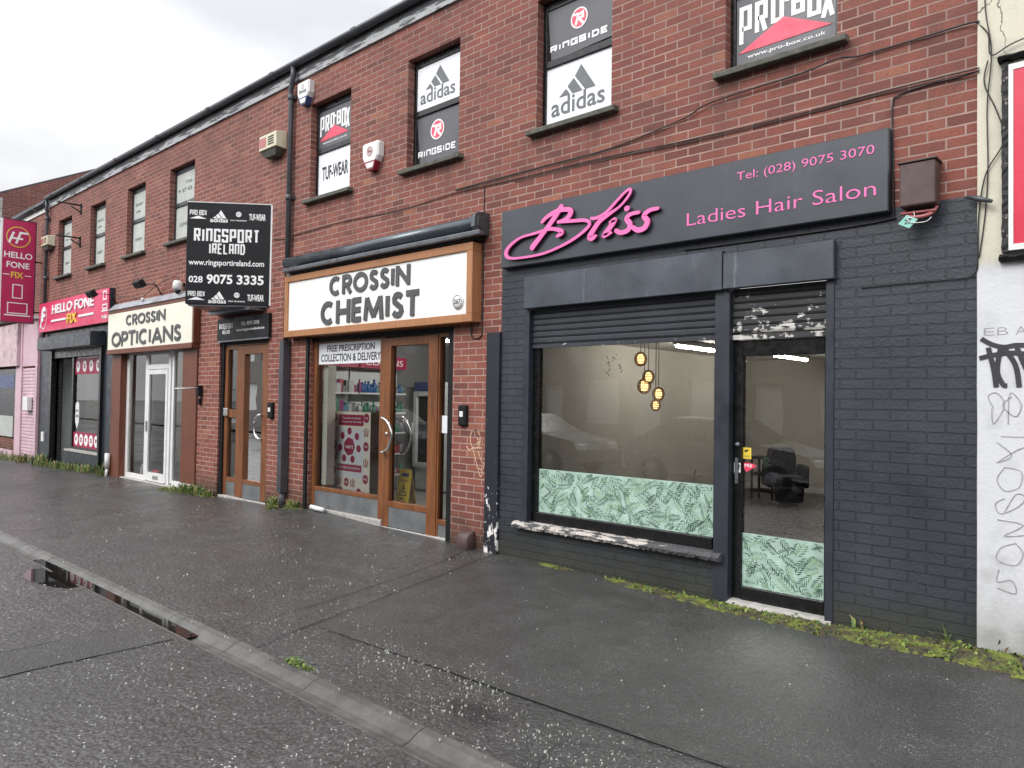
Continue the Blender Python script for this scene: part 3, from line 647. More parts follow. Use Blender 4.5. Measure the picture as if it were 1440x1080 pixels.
# ---- window posters: films behind the panes
def film_frame(i, upper, inset=.0): 
    a, b = WIN[i]; t = .045
    return (a+t+.004, b-t-.004, (TRAN+.035 if upper else SILL+.05)+.003, (HEAD-.09 if upper else TRAN-.035)-.003)
def film(i, upper, m, label, fn, fig=(None,), skew=0., name='window_poster'):
    u0, u1, v0, v1 = film_frame(i, upper); W = -.112
    th = thing(name, label, 'poster', (u0, -W, v0))
    g = MB(); s = skew
    g.prism([(u0+abs(s), v0), (u1-abs(s)*.2, v0+s*.6), (u1, v1), (u0, v1)], W-.006, W); g.build('sheet', m, th)
    fn(th, u0, min(u1, WIN[i][1]-.112*abs(sum(WIN[i])/2)/5.73-.012), v0, v1, W+.0015); return th
def p_mountain(th, u0, u1, v0, v1, w):
    W, H = u1-u0, v1-v0; g = MB(); sx, sz, ox, oz = W*.62, H*.62, u0+W*.17, v0+H*.42
    for poly in ([(.74, 0), (1, 0), (.63, .64*1.25), (.47, .50)], [(.41, 0), (.67, 0), (.44, .46), (.28, .26)], [(.06, 0), (.35, 0), (.245, .20), (.20, .16)]):
        g.prism([(ox+p*sx, oz+.03*H+q*sz*.9) for p, q in poly], w, w+.002)
    g.build('emblem', M['logo_grey'], th)
    g = MB(); g.text('adidas', u0+W*.08, u0+W*.93, v0+H*.14, v0+H*.45, w, .002, .012); g.build('lettering', M['logo_grey'], th)
def p_ringside(th, u0, u1, v0, v1, w):
    W, H = u1-u0, v1-v0; c = (u0+W*.52, v0+H*.64); r = H*.20
    g = MB(); g.disc(*c, r, r, w, w+.002, 28); g.build('roundel', M['red_print'], th)
    g = MB(); g.ring(*c, r*.86, r, w+.0032, 28); g.ribbon([(c[0]-r*.42, c[1]-r*.62), (c[0]-r*.12, c[1]+r*.3), (c[0]+r*.42, c[1]+r*.42), (c[0]+r*.45, c[1]), (c[0]-r*.02, c[1]-r*.08), (c[0]+r*.5, c[1]-r*.66)], r*.26, w+.002, w+.0035); g.ribbon([(c[0]-r*.7, c[1]+r*.42), (c[0]-r*.1, c[1]+r*.43)], r*.2, w+.002, w+.0030); g.build('emblem', M['white_print'], th)
    g = MB(); g.block('RINGSIDE', u0+W*.05, u0+W*.97, v0+H*.16, v0+H*.29, w, .002, .20, .22); g.build('lettering', M['white_print'], th)
def p_probox(th, u0, u1, v0, v1, w):
    W, H = u1-u0, v1-v0
    def arch(u): return 0.
    g = MB()
    x = [(.03, 'P', .30), (.20, 'R', .40), (.37, 'O', .48), (.58, 'B', .50), (.74, 'O', .40), (.87, 'X', .30)]
    for a, chh, b in x: g.block(chh, u0+W*a, u0+W*(a+.135), v0+H*b, v0+H*.86, w, .002, tk=.34)
    g.ribbon([(u0+W*.51, v0+H*.74), (u0+W*.535, v0+H*.76), (u0+W*.56, v0+H*.73)], H*.05, w, w+.002)
    g.text('www.pro-box.co.uk', u0+W*.12, u0+W*.92, v0+H*.09, v0+H*.16, w, .002, .01); g.build('lettering', M['white_print'], th)
    g = MB(); g.prism([(u0+W*.02, v0+H*.20), (u0+W*.98, v0+H*.22), (u0+W*.5, v0+H*.53)], w, w+.003); g.build('emblem', M['red_print'], th)
def p_tuf(th, u0, u1, v0, v1, w):
    W, H = u1-u0, v1-v0; g = MB(); g.text('TUF-WEAR', u0+W*.13, u0+W*.98, v0+H*.36, v0+H*.68, w, .002, .02); g.build('lettering', M['black_print'], th)
def p_faded(txts):
    def fn(th, u0, u1, v0, v1, w):
        W, H = u1-u0, v1-v0; g = MB()
        for s, a, b, c, d in txts: g.text(s, u0+W*a, u0+W*b, v0+H*c, v0+H*d, w, .002, .01)
        g.build('lettering', M['logo_grey'], th)
    return fn
film(0, False, M['poster_grey'], 'grey boxing poster with red triangle in the window above the hair salon phone number', p_probox)
film(0, True, M['poster_grey'], 'plain grey film in the top pane of the first floor window nearest the white wall', lambda *a: None)
film(1, True, M['poster_grey'], 'grey film with red roundel hanging crooked over the striped mountain poster', p_ringside, skew=.05)
film(1, False, M['poster_white'], 'white striped mountain poster in the lower pane above the pink script sign', p_mountain)
film(2, True, M['poster_white'], 'white striped mountain poster in the upper pane above the chemist awning', p_mountain)
film(2, False, M['poster_grey'], 'grey film with red roundel slipping in the lower pane above the chemist awning', p_ringside, skew=.07)
film(3, True, M['poster_grey'], 'grey poster with red triangle in the pane beside the white alarm box', p_probox)
film(3, False, M['poster_white'], 'white poster with narrow black lettering beside the red and white alarm box', p_tuf)
for i, nm in ((4, 'behind the black projecting sign'), (5, 'second left of the black projecting sign'), (6, 'right of the upper stay bracket'), (7, 'beside the old stay brackets')):
    film(i, True, M['grey_paint_card'], 'faded pale film in the upper pane '+nm, p_faded([('9 27 62', .1, .9, .35, .47), ('TEL', .5, .95, .6, .7)] if i == 4 else [('SPORT', .15, .85, .5, .6), ('GYM', .2, .6, .25, .33)]))
    film(i, False, M['grey_paint_card'], 'faded pale film in the lower pane '+nm, p_faded([('OPEN', .2, .8, .4, .5)]))

# ---- bliss shop front
sf = MB()
sf.box(-5.0, -2.825, 2.545, 2.875, .0, .062, .006); sf.box(-2.815, -1.93, 2.55, 2.845, .0, .060, .006)
sf.each('shutter_housing', M['steel_panel'], ter, bevel=.004)
mb = MB(); mb.box(-2.905, -2.775, -.02, 2.56, -.16, .012); mb.build('mullion', M['dark_paint'], ter, bevel=.004)
mb = MB(); mb.box(-5.03, -4.965, .37, 2.545, -.10, .008); mb.box(-2.0, -1.94, -.03, 2.55, -.10, .01); mb.each('shutter_guide', M['dark_paint'], ter, bevel=.003)
def slats(u0, u1, v0, v1, w, pitch=.062):
    g = MB(); v = v1
    while v > v0+.02:
        b = max(v-pitch, v0); h = v-b
        g.prism_u([(w-.02, b), (w, b+.003), (w+.007, b+h*.3), (w+.007, b+h*.8), (w, v-.003), (w-.02, v-.001)], u0, u1); v = b
    g.box(u0, u1, v0-.04, v0-.001, w-.02, w+.012); return g
slats(-4.96, -2.91, 2.185, 2.56, -.05).build('roller_shutter', M['shutter'], ter)
slats(-2.77, -2.003, 2.175, 2.56, -.05).build('roller_shutter', M['shutter_worn'], ter)
f = MB(); f.box(-4.962, -4.885, .37, 2.2, -.13, -.06); f.box(-2.945, -2.906, .37, 2.2, -.13, -.06); f.box(-4.885, -2.945, .37, .475, -.13, -.045); f.box(-4.885, -2.945, 2.15, 2.2, -.13, -.06)
swn = f.build('shop_window', M['black'], ter, bevel=.005)
g = MB(); g.quad((-4.885, .475, -.09), (-2.945, .475, -.09), (-2.945, 2.15, -.09), (-4.885, 2.15, -.09)); g.build('pane', M['glass'], swn)
def rough_bar(u0, u1, v0, v1, w0, w1, n, amp):
    g = MB(); k = []
    rng = random.Random(3)
    for i in range(n+1):
        u = u0+(u1-u0)*i/n; j = lambda: rng.uniform(-amp, amp)
        k.append([(u, v0+j(), w0), (u, v0+j(), w1+j()), (u, (v0+v1)/2+j(), w1+.01+j()), (u, v1-.012+j(), w1+j()), (u, v1+j()*.6, w1-.02+j()), (u, v1+.012, w0)])
    g.loft(k); return g
rough_bar(-5.11, -2.82, .312, .368, -.12, .075, 110, .006).build('sill', M['sill_peel'], swn)
f = MB(); f.box(-2.774, -2.70, .02, 2.13, -.15, -.07); f.box(-2.035, -2.004, .02, 2.13, -.15, -.07); f.box(-2.70, -2.035, 2.0, 2.13, -.15, -.07); f.box(-2.70, -2.035, -.0, .112, -.15, -.07)
dr = f.build('door', M['black'], ter, bevel=.005)
g = MB(); g.quad((-2.70, .112, -.10), (-2.035, .112, -.10), (-2.035, 2.0, -.10), (-2.70, 2.0, -.10)); g.build('pane', M['glass'], dr)
g = MB(); g.lathe(-2.735, 1.27, -.07, [(.022, 0), (.022, .008), (.012, .012), (.012, .02)], 14, 'w'); g.box(-2.75, -2.722, .95, 1.16, -.07, -.055); g.build('lock', M['grey_metal'], dr)
rough_bar(-2.79, -1.95, -.085, -.0, -.18, .02, 20, .004).each('doorstep', M['pale_concrete'], ter)
# party strip with peeling paint
mb = MB(); mb.box(-5.545, -5.355, -.03, 2.33, .001, .035); mb.build('cover_strip', M['strip_peel'], ter, bevel=.004)
g = MB()   # tan tag sprayed on the brick pier
for p, wd in (([(-5.73+.08*math.cos(a/9*6.283)*(1+.1*math.sin(a)), 1.18+.10*math.sin(a/9*6.283)) for a in range(13)], .012), ([(-5.70, 1.19), (-5.66, 1.15), (-5.70, 1.13), (-5.64, 1.21)], .012), ([(-5.86, 1.10), (-5.82, 1.06), (-5.75, 1.08), (-5.62, 1.09)], .012), ([(-5.76, 1.08), (-5.66, .82), (-5.63, .78), (-5.61, .84), (-5.70, .88)], .010), ([(-5.68, 1.05), (-5.60, .92), (-5.56, 1.0), (-5.60, .86)], .011)):
    g.ribbon([tuple(q) for q in curve([(*q, 0) for q in p], 5)], wd, .0008, .0025+.0004*len(g.p)/100)
g.build('graffiti', M['chalk'], ter)

def leafy(name, label, u0, u1, v0, v1, w, n, seed):
    th = thing(name, label, 'window film', (u0, -w, v0)); g = MB(); g.box(u0, u1, v0, v1, w-.004, w-.002); g.build('sheet', M['film'], th)
    rg = random.Random(seed); g = MB(); spots_ = []
    def inside(p): return u0+.002 < p[0] < u1-.002 and v0+.002 < p[1] < v1-.002
    tries = 0
    while len(spots_) < n and tries < 20000:
        tries += 1; c = (rg.uniform(u0, u1), rg.uniform(v0, v1))
        if all((c[0]-q[0])**2+(c[1]-q[1])**2 > .072**2 for q in spots_): spots_.append(c)
    for i, (cx, cy) in enumerate(spots_):
        a = rg.choice((.9, 2.2, -.8, -2.3, .4, 2.7))+rg.uniform(-.4, .4); Ln = rg.uniform(.11, .17); k = rg.choice((0, 0, 0, 1, 1)); bend = rg.uniform(-.5, .5); nl = rg.randint(5, 6)
        for j in range(nl):
            t = j/nl-.5; an0 = a+bend*t; bx, by = cx+Ln*t*math.cos(a+bend*t*.5), cy+Ln*t*math.sin(a+bend*t*.5); ll = .062*(1-.35*abs(t*2))*rg.uniform(.8, 1.1)
            for sg in (-1, 1):
                g.mat(k if sg > 0 else min(2, k+1)); an = an0+sg*2.45; nx, ny = -math.sin(an), math.cos(an); wv = rg.uniform(.0032, .0052)
                q = [(bx, by), (bx+ll*.55*math.cos(an)+nx*wv, by+ll*.55*math.sin(an)+ny*wv), (bx+ll*math.cos(an), by+ll*math.sin(an)), (bx+ll*.5*math.cos(an)-nx*wv, by+ll*.5*math.sin(an)-ny*wv)]
                if all(inside(z) for z in q): g.quad(*[(*z, w+.00002*(i*20+j*2+sg) % .0016) for z in q])
    g.build('leaf_print', [M['leaf_d'], M['leaf_m'], M['leaf_l']], th); return th
leafy('window_film', 'mint film printed with palm leaves across the bottom of the salon window', -4.883, -2.947, .478, .915, -.0855, 240, 4)
leafy('door_film', 'mint film printed with palm leaves across the bottom of the salon door', -2.698, -2.037, .114, .548, -.0955, 95, 9)
def sticker(name, label, u0, u1, v0, v1, w, m, fn=None, poly=None):
    th = thing(name, label, 'sticker', (u0, -w, v0)); g = MB()
    g.prism(poly or [(u0, v0), (u1, v0), (u1, v1), (u0, v1)], w, w+.001); g.build('sheet', m, th)
    if fn: fn(th)
    return th
sticker('camera_sticker', 'small yellow camera warning sticker on the salon door glass', -2.698, -2.628, 1.155, 1.248, -.099, M['yellow'], lambda th: (lambda g: (g.ribbon([(-2.685, 1.215), (-2.655, 1.228)], .016, -.098, -.097), g.text('CCTV', -2.685, -2.64, 1.17, 1.182, -.098, .0008, .02), g.build('lettering', M['black_print'], th)))(MB()))
sticker('music_sticker', 'small red pointed music licence sticker on the salon door glass', -2.696, -2.585, 1.05, 1.125, -.0985, M['red_print'], lambda th: (lambda g: (g.text('PRS', -2.685, -2.62, 1.088, 1.112, -.0975, .0008, .02), g.build('lettering', M['white_print'], th)))(MB()), [(-2.69, 1.12), (-2.66, 1.125), (-2.60, 1.115), (-2.583, 1.095), (-2.62, 1.078), (-2.665, 1.045), (-2.69, 1.075)])
sticker('torn_sticker', 'torn black and white sticker on the salon door frame', -2.762, -2.706, 1.04, 1.12, -.069, M['white'], lambda th: (lambda g: (g.prism([(-2.752, 1.075), (-2.73, 1.115), (-2.71, 1.10), (-2.72, 1.06)], -.068, -.067), g.build('print', M['black_print'], th)))(MB()))
g = MB()
for x, z in ((-4.05, 2.0), (-3.98, 2.03), (-3.92, 1.92), (-4.04, 1.90), (-3.62, .985), (-3.14, .98)):
    for k in range(5):
        a, b = x+random.uniform(-.02, .02), z+random.uniform(-.05, .05); g.ribbon([(a, b), (a+random.uniform(-.02, .02), b+random.uniform(-.03, .03))], .007, -.0885, -.088+.00005*k)
tag(g.build('sticker_residue', M['black_print']), label='scraps of old black stickers left on the salon window glass', cat='sticker residue')

# ---- hair salon sign
sg = thing('salon_sign', 'long dark grey fascia sign with pink script over the hair salon', 'sign', (-3.42, -.08, 2.99))
mb = MB(); mb.box(-5.31, -1.545, 2.99, 3.59, .002, .08, .008); mb.build('panel', M['sign_dark'], sg, bevel=.004)
mb = MB(); mb.text('Tel: (028) 9075 3070', -2.688, -1.641, 3.400, 3.488, .08, .004, -.006); mb.text('Ladies Hair Salon', -3.136, -1.629, 3.116, 3.226, .08, .004, -.008); mb.build('lettering', M['pink'], sg)
SCR = [('stem', [(-4.481, 3.496), (-4.575, 3.394), (-4.694, 3.282), (-4.846, 3.148)], [.062, .060, .056, .066]),
 ('bowl', [(-4.719, 3.387), (-4.651, 3.43), (-4.517, 3.467), (-4.4, 3.459), (-4.363, 3.425), (-4.413, 3.369), (-4.515, 3.352)], [.04, .045, .05, .05, .06, .05, .034]),
 ('swash', [(-4.515, 3.355), (-4.326, 3.337), (-4.185, 3.32), (-4.136, 3.276), (-4.211, 3.214), (-4.394, 3.136), (-4.69, 3.069), (-5.004, 3.061), (-5.16, 3.08), (-5.203, 3.132), (-5.154, 3.2), (-5.008, 3.266), (-4.802, 3.286), (-4.619, 3.301), (-4.499, 3.272), (-4.469, 3.241), (-4.525, 3.217)], [.034, .036, .036, .034, .034, .030, .026, .026, .034, .05, .040, .028, .028, .036, .046, .05, .034]),
 ('l', [(-4.116, 3.329), (-4.068, 3.322), (-3.981, 3.341), (-3.902, 3.389), (-3.774, 3.488), (-3.704, 3.526), (-3.684, 3.517), (-3.702, 3.473), (-3.792, 3.392), (-3.915, 3.336), (-4.02, 3.286), (-4.087, 3.218), (-4.134, 3.158), (-4.106, 3.137), (-4.066, 3.154)], [.03, .034, .034, .030, .026, .026, .028, .027, .024, .036, .05, .056, .058, .05, .034]),
 ('i', [(-3.905, 3.258), (-3.852, 3.272), (-3.9, 3.213), (-3.968, 3.146), (-3.893, 3.160)], [.026, .050, .056, .05, .030]),
 ('s', [(-3.595, 3.302), (-3.682, 3.297), (-3.722, 3.263), (-3.687, 3.209), (-3.706, 3.158), (-3.782, 3.145), (-3.834, 3.171)], [.034, .040, .05, .054, .05, .046, .044]),
 ('s', [(-3.401, 3.305), (-3.485, 3.3), (-3.539, 3.261), (-3.505, 3.208), (-3.532, 3.154), (-3.599, 3.142), (-3.653, 3.174)], [.034, .040, .05, .056, .054, .05, .046])]
mb = MB(); shd = MB()
for k, (n, pts, wd) in enumerate(SCR):
    P = curve([(*p, wv*.92) for p, wv in zip(pts, wd)], 7)
    for target, w0, w1, gr in ((mb, .108, .120+.0007*k, 0), (shd, .081, .1078+.0001*k, -.003)):
        target.ribbon([(p.x, p.y) for p in P], [p.z+gr for p in P], w0, w1)
        for e in (P[0], P[-1]): target.disc(e.x, e.y, e.z*.5+gr*.5, e.z*.5+gr*.5, w0, w1-.0003, 14)
mb.disc(-3.722, 3.357, .029, .026, .108, .1205, 16)
mb.build('script_lettering', M['pink'], sg); shd.build('lettering_backing', M['letter_side'], sg)

# ---- chemist shop front
def wbox(g, *a): g.box(*a)
f = MB(); W0, W1 = -.15, -.06
for a, b in ((-8.998, -8.92), (-7.50, -7.40), (-6.41, -6.385)): f.box(a, b, .05 if a < -8 else (.08 if a < -7 else -.02), 2.38, W0, W1)
f.box(-8.92, -7.50, .335, .385, W0, W1); f.box(-8.92, -7.50, 2.36, 2.38, W0, W1); f.box(-6.385, -6.20, .165, .225, W0, W1); f.box(-6.385, -6.20, 2.33, 2.38, W0, W1)
cwn = f.build('shop_window', M['orange_wood'], ter, bevel=.004)
g = MB(); g.box(-8.92, -7.50, .10, .333, W0, W1-.008); g.box(-6.385, -6.20, -.03, .163, W0, W1-.008); g.each('kick_plate', M['kick'], cwn)
g = MB(); g.quad((-8.92, .385, -.1), (-7.5, .385, -.1), (-7.5, 2.36, -.1), (-8.92, 2.36, -.1)); g.quad((-6.385, .225, -.1), (-6.20, .225, -.1), (-6.20, 2.33, -.1), (-6.385, 2.33, -.1)); g.each('pane', M['glass_mild'], cwn)
f = MB(); f.box(-7.398, -7.275, .03, 2.36, -.14, -.05); f.box(-6.575, -6.412, .0, 2.36, -.14, -.05); f.box(-7.275, -6.575, 2.26, 2.36, -.14, -.05); f.box(-7.275, -6.575, .275, .345, -.14, -.05)
cdr = f.build('door', M['orange_wood'], ter, bevel=.004)
g = MB(); g.box(-7.275, -6.575, .035, .273, -.13, -.056); g.each('kick_plate', M['kick'], cdr)
g = MB(); g.quad((-7.275, .345, -.1), (-6.575, .345, -.1), (-6.575, 2.26, -.1), (-7.275, 2.26, -.1)); g.build('pane', M['glass_mild'], cdr)
for dx, w, sc in ((-7.36, .01, 1.), (-7.22, -.19, 1.)):
    g = MB(); g.tube([tuple(p) for p in curve([(dx, 1.37, w-.05), (dx, 1.372, w), (dx+.12, 1.33, w+.01), (dx+.20, 1.22, w+.01), (dx+.205, 1.13, w+.01), (dx+.14, .99, w+.01), (dx, .94, w), (dx, .94, w-.05)], 5)], .017, 10); g.build('handle', M['chrome'], cdr)
g = MB(); g.lathe(-7.33, 1.17, -.05, [(.026, 0), (.026, .012), (.01, .016)], 14, 'w'); g.build('lock', M['chrome'], cdr)
g = MB(); g.box(-6.20, -6.102, -.06, 2.40, -.2, -.02); g.box(-9.0, -6.1, 2.38, 2.46, -.22, -.04); g.box(-9.06, -9.001, .05, 2.44, .001, .03); g.each('shutter_guide', M['matt_black'], ter)  # cross bar over the opening: shade under the sign, built as black geometry
mb = MB(); mb.box(-9.0, -7.4, .0, .098, -.15, -.03); mb.box(-7.4, -6.2, -.06, .025, -.15, -.03); mb.each('doorstep', M['pale_concrete'], ter, bevel=.01)
th = thing('window_banner', 'white banner offering prescription delivery inside the chemist window', 'banner', (-8.2, .12, 2.07))
g = MB(); g.box(-8.915, -7.505, 2.068, 2.357, -.096, -.092); g.build('sheet', M['poster_white'], th)
g = MB(); g.text('FREE PRESCRIPTION', -8.72, -7.66, 2.235, 2.325, -.092, .002, .018); g.text('COLLECTION & DELIVERY', -8.86, -7.53, 2.10, 2.205, -.092, .002, .018); g.build('lettering', M['black_print'], th)
# chemist sign
sg = thing('chemist_sign', 'white chemist sign board in an orange timber frame with charcoal letters', 'sign', (-7.56, -.1, 2.45))
f = MB(); f.box(-9.45, -5.665, 3.225, 3.315, .002, .15); f.box(-9.45, -5.665, 2.45, 2.54, .002, .15); f.box(-9.45, -9.36, 2.54, 3.225, .002, .15); f.box(-5.755, -5.665, 2.54, 3.225, .002, .15); f.build('frame', M['frame_wood'], sg, bevel=.006)
g = MB(); g.box(-9.36, -5.755, 2.54, 3.225, .01, .128); g.build('panel', M['sign_white'], sg)
g = MB(); geo(g, 'CROSSIN', -8.355, -6.715, 2.945, 3.200, .130, .012, .225); geo(g, 'CHEMIST', -8.545, -6.54, 2.568, 2.885, .130, .012, .225); g.build('lettering', M['grey_letter'], sg)
g = MB(); g.lathe(-5.893, 2.682, .13, [(.083, 0), (.083, .012), (.075, .02)], 22, 'w'); pl = g.build('number_plaque', M['white'], sg)
g = MB(); g.ring(-5.893, 2.682, .064, .072, .1512, 22); g.text('267', -5.945, -5.84, 2.655, 2.71, .150, .002, .02); g.build('numeral', M['grey_letter'], pl)
aw = thing('rolled_awning', 'dark rolled awning cassette above the chemist sign', 'awning', (-7.5, -.15, 3.4))
g = MB(); g.smooth = True; g.prism_u([(.12+.095*math.cos(a), 3.50+.085*math.sin(a)) for a in [6.283*i/18 for i in range(18)]], -9.42, -5.62); g.smooth = False; g.build('roll', M['awning'], aw)
g = MB(); g.prism_u([(.002, 3.33), (.002, 3.60), (.03, 3.60), (.03, 3.42), (.15, 3.36), (.15, 3.33)], -9.40, -5.62); g.build('backing', M['matt_black'], aw)
g = MB(); g.prism_u([(.15, 3.355), (.22, 3.36), (.225, 3.41), (.15, 3.40)], -9.40, -5.50); g.build('front_rail', M['grey_metal'], aw, bevel=.008)
g = MB(); g.prism_u([(.0, 3.38), (.18, 3.38), (.235, 3.45), (.23, 3.57), (.16, 3.62), (.0, 3.63)], -5.618, -5.56); g.prism_u([(.05, 3.42), (.2, 3.46), (.18, 3.58), (.05, 3.58)], -5.70, -5.555); g.build('end_bracket', M['awning'], aw, bevel=.01)
g = MB(); g.lathe(-9.36, 3.36, .11, [(.0, -.05), (.055, -.04), (.06, .02), (.03, .06), (.0, .065)], 12); tag(g.build('security_light', M['white_alarm']), 'small white dome light at the left end of the chemist awning', 'light')

# ---- ringsport doorway
f = MB(); W0, W1 = -.15, -.06
for a, b in ((-11.555, -11.46), (-11.17, -11.06)): f.box(a, b, .0, 2.44, W0, W1)
f.box(-11.46, -11.17, 2.36, 2.44, W0, W1); f.box(-11.46, -11.17, .24, .31, W0, W1); f.box(-11.06, -10.15, 2.41, 2.44, W0, W1); f.box(-11.47, -11.16, 1.27, 1.40, W0, W1+.004)
rwn = f.build('side_light', M['orange_wood'], ter, bevel=.004)
g = MB(); g.quad((-11.46, .31, -.1), (-11.17, .31, -.1), (-11.17, 2.36, -.1), (-11.46, 2.36, -.1)); g.build('pane', M['glass_mild'], rwn)
g = MB(); g.box(-11.46, -11.17, .02, .238, W0, W1-.006); g.each('kick_plate', M['kick'], rwn)
f = MB(); f.box(-11.055, -10.91, .03, 2.405, -.14, -.05); f.box(-10.36, -10.155, .03, 2.405, -.14, -.05); f.box(-10.91, -10.36, 2.27, 2.405, -.14, -.05); f.box(-10.91, -10.36, .25, .31, -.14, -.05)
rdr = f.build('door', M['orange_wood'], ter, bevel=.004)
g = MB(); g.quad((-10.91, .31, -.1), (-10.36, .31, -.1), (-10.36, 2.27, -.1), (-10.91, 2.27, -.1)); g.build('pane', M['glass_mild'], rdr)
g = MB(); g.box(-10.91, -10.36, .03, .248, -.13, -.056); g.each('kick_plate', M['kick'], rdr)
g = MB(); g.tube([tuple(p) for p in curve([(-10.34, 1.33, -.05), (-10.35, 1.33, .0), (-10.44, 1.26, .01), (-10.47, 1.15, .01), (-10.44, 1.04, .01), (-10.35, .97, .0), (-10.34, .97, -.05)], 5)], .016, 10); g.build('handle', M['chrome'], rdr)
g = MB(); g.box(-11.638, -11.557, -.02, 2.5, -.2, -.03); g.box(-10.15, -10.112, -.02, 2.5, -.2, -.03); g.box(-11.557, -10.15, 2.441, 2.5, -.2, -.03); g.build('door_surround', M['matt_black'], ter)
mb = MB(); mb.box(-11.64, -10.11, -.06, .018, -.16, -.02); mb.each('doorstep', M['pale_concrete'], ter, bevel=.01)
g = MB(); g.box(-11.52, -11.40, 1.29, 1.42, -.055, -.02); tag(g.build('letter_holder', M['chrome'], bevel=.01), 'bright metal box fixed on the timber side light beside the gym door', 'holder')
th = thing('open_sign', 'small white card sign reading open behind the gym side light', 'sign', (-11.3, .11, 1.19)); g = MB(); g.box(-11.39, -11.175, 1.185, 1.32, -.114, -.108); g.build('card', M['white'], th); g = MB(); g.text('OPE', -11.375, -11.19, 1.205, 1.30, -.108, .002, .03); g.build('lettering', M['black_print'], th)
th = thing('doorway_sign', 'small black sign board over the gym doorway', 'sign', (-10.83, 0, 2.5))
g = MB(); g.box(-11.63, -10.03, 2.50, 2.855, .002, .055); g.build('panel', M['sign_black'], th, bevel=.004)
g = MB(); g.box(-11.62, -10.04, 2.475, 2.498, .002, .06); g.build('drip_bar', M['grey_metal'], th)
g = MB(); g.block('RINGSPORT', -11.56, -11.10, 2.68, 2.77, .056, .002); g.text('www.ringsportireland.com', -11.0, -10.15, 2.615, 2.665, .056, .002, .012); g.text('TEL 9075 3335', -10.85, -10.30, 2.71, 2.765, .056, .002, .01); g.block('IRELAND', -11.45, -11.20, 2.60, 2.66, .056, .002); g.build('lettering', M['white_print'], th)
# projecting double sided sign
d = Vector((.83, .9, 0)).normalized(); SW = math.hypot(.83, .9)
sg = thing('projecting_sign', 'large black angled sign board with white sports lettering above the gym door', 'sign', (-10.93, -.9, 2.968))
fr = Frame((-10.93, -.9, 2.968), d, (0, 0, 1), Vector((d.y, -d.x, 0))); H = 1.51
g = MB(fr); g.box(0, SW, 0, H, -.03, 0, .004); g.build('panel', M['sign_black'], sg, bevel=.003)
d2 = Vector((-.83, .9, 0)).normalized(); fr2 = Frame((-10.945, -.89, 2.968), d2, (0, 0, 1), Vector((-d2.y, d2.x, 0)))
g = MB(fr2); g.box(0.02, SW, 0, H, -.03, 0); g.build('panel', M['black'], sg)
g = MB(fr); g.box(SW-.012, SW+.012, .0, H, .001, .012); g.box(0, SW-.012, H, H+.012, -.03, .006); g.build('edge_trim', M['white'], sg)
g = MB(Frame((0, 0, 0), (1, 0, 0), (0, 1, 0), (0, 0, 1))); g.prism([(-10.93, -.86), (-10.15, -.02), (-11.72, -.02)], 2.945, 2.966); g.build('underside', M['grey_metal'], sg)
u = lambda a: a*SW
v = lambda b: (1-b)*H
g = MB(fr); wl = .001
for top in (.075, .875):
    g.block('PRO-BOX', u(.03), u(.23), v(top+.05), v(top), wl); g.prism([(u(.03), v(top+.085)), (u(.23), v(top+.085)), (u(.13), v(top+.056))], wl, wl+.002)
    ox, oz, sx, sz = u(.29), v(top+.075), u(.17), H*.10
    for poly in ([(.74, 0), (1, 0), (.63, .80), (.47, .50)], [(.41, 0), (.67, 0), (.44, .46), (.28, .26)], [(.06, 0), (.35, 0), (.245, .20), (.20, .16)]): g.prism([(ox+p*sx, oz+q*sz) for p, q in poly], wl, wl+.002)
    g.text('adidas', u(.27), u(.48), v(top+.115), v(top+.07), wl, .002, .02)
    g.ring(u(.605), v(top+.03), .028, .04, wl+.002); g.block('Z' if False else 'S', u(.59), u(.62), v(top+.045), v(top+.015), wl); g.text('PRO TRAINING', u(.51), u(.70), v(top+.098), v(top+.085), wl, .002, .02)
    g.text('TUF-WEAR', u(.73), u(.925), v(top+.085), v(top+.02), wl, .002, .03)
g.block('RINGSPORT', u(.085), u(.86), v(.388), v(.255), wl, tk=.33); g.block('IRELAND', u(.265), u(.69), v(.505), v(.40), wl, tk=.33)
g.text('www.ringsportireland.com', u(.03), u(.92), v(.635), v(.56), wl, .002, .014); g.text('028', u(.035), u(.20), v(.79), v(.725), wl, .002, .02); g.text('9075', u(.245), u(.55), v(.80), v(.705), wl, .002, .03); g.text('3335', u(.60), u(.92), v(.80), v(.705), wl, .002, .03)
g.build('lettering', M['white_print'], sg)
g = MB(); g.box(-11.55, -10.25, 2.90, 2.945, .001, .25); g.each('wall_bracket', M['grey_metal'], sg)

# ---- opticians
f = MB(); W0, W1 = -.16, -.09
def seg(a, b, c, d): f.box(a, b, c, d, W0, W1)
seg(-15.72, -15.60, -.02, 2.46); seg(-14.80, -14.70, -.02, 2.46); seg(-13.78, -13.68, -.02, 2.46); seg(-13.62, -13.54, .02, 2.46)
seg(-15.60, -14.80, -.02, .07); seg(-13.54, -12.93, -.03, .07); seg(-15.60, -14.80, 2.40, 2.46); seg(-13.54, -12.93, 2.40, 2.46); seg(-14.70, -13.78, 2.10, 2.19); seg(-14.70, -13.78, 2.38, 2.46)
own = f.build('shop_window', M['white'], ter, bevel=.004)
g = MB(); g.quad((-15.60, .07, -.12), (-14.80, .07, -.12), (-14.80, 2.40, -.12), (-15.60, 2.40, -.12)); g.quad((-13.54, .07, -.12), (-12.93, .07, -.12), (-12.93, 2.40, -.12), (-13.54, 2.40, -.12)); g.quad((-14.70, 2.19, -.12), (-13.78, 2.19, -.12), (-13.78, 2.38, -.12), (-14.70, 2.38, -.12)); g.each('pane', M['glass_mild'], own)
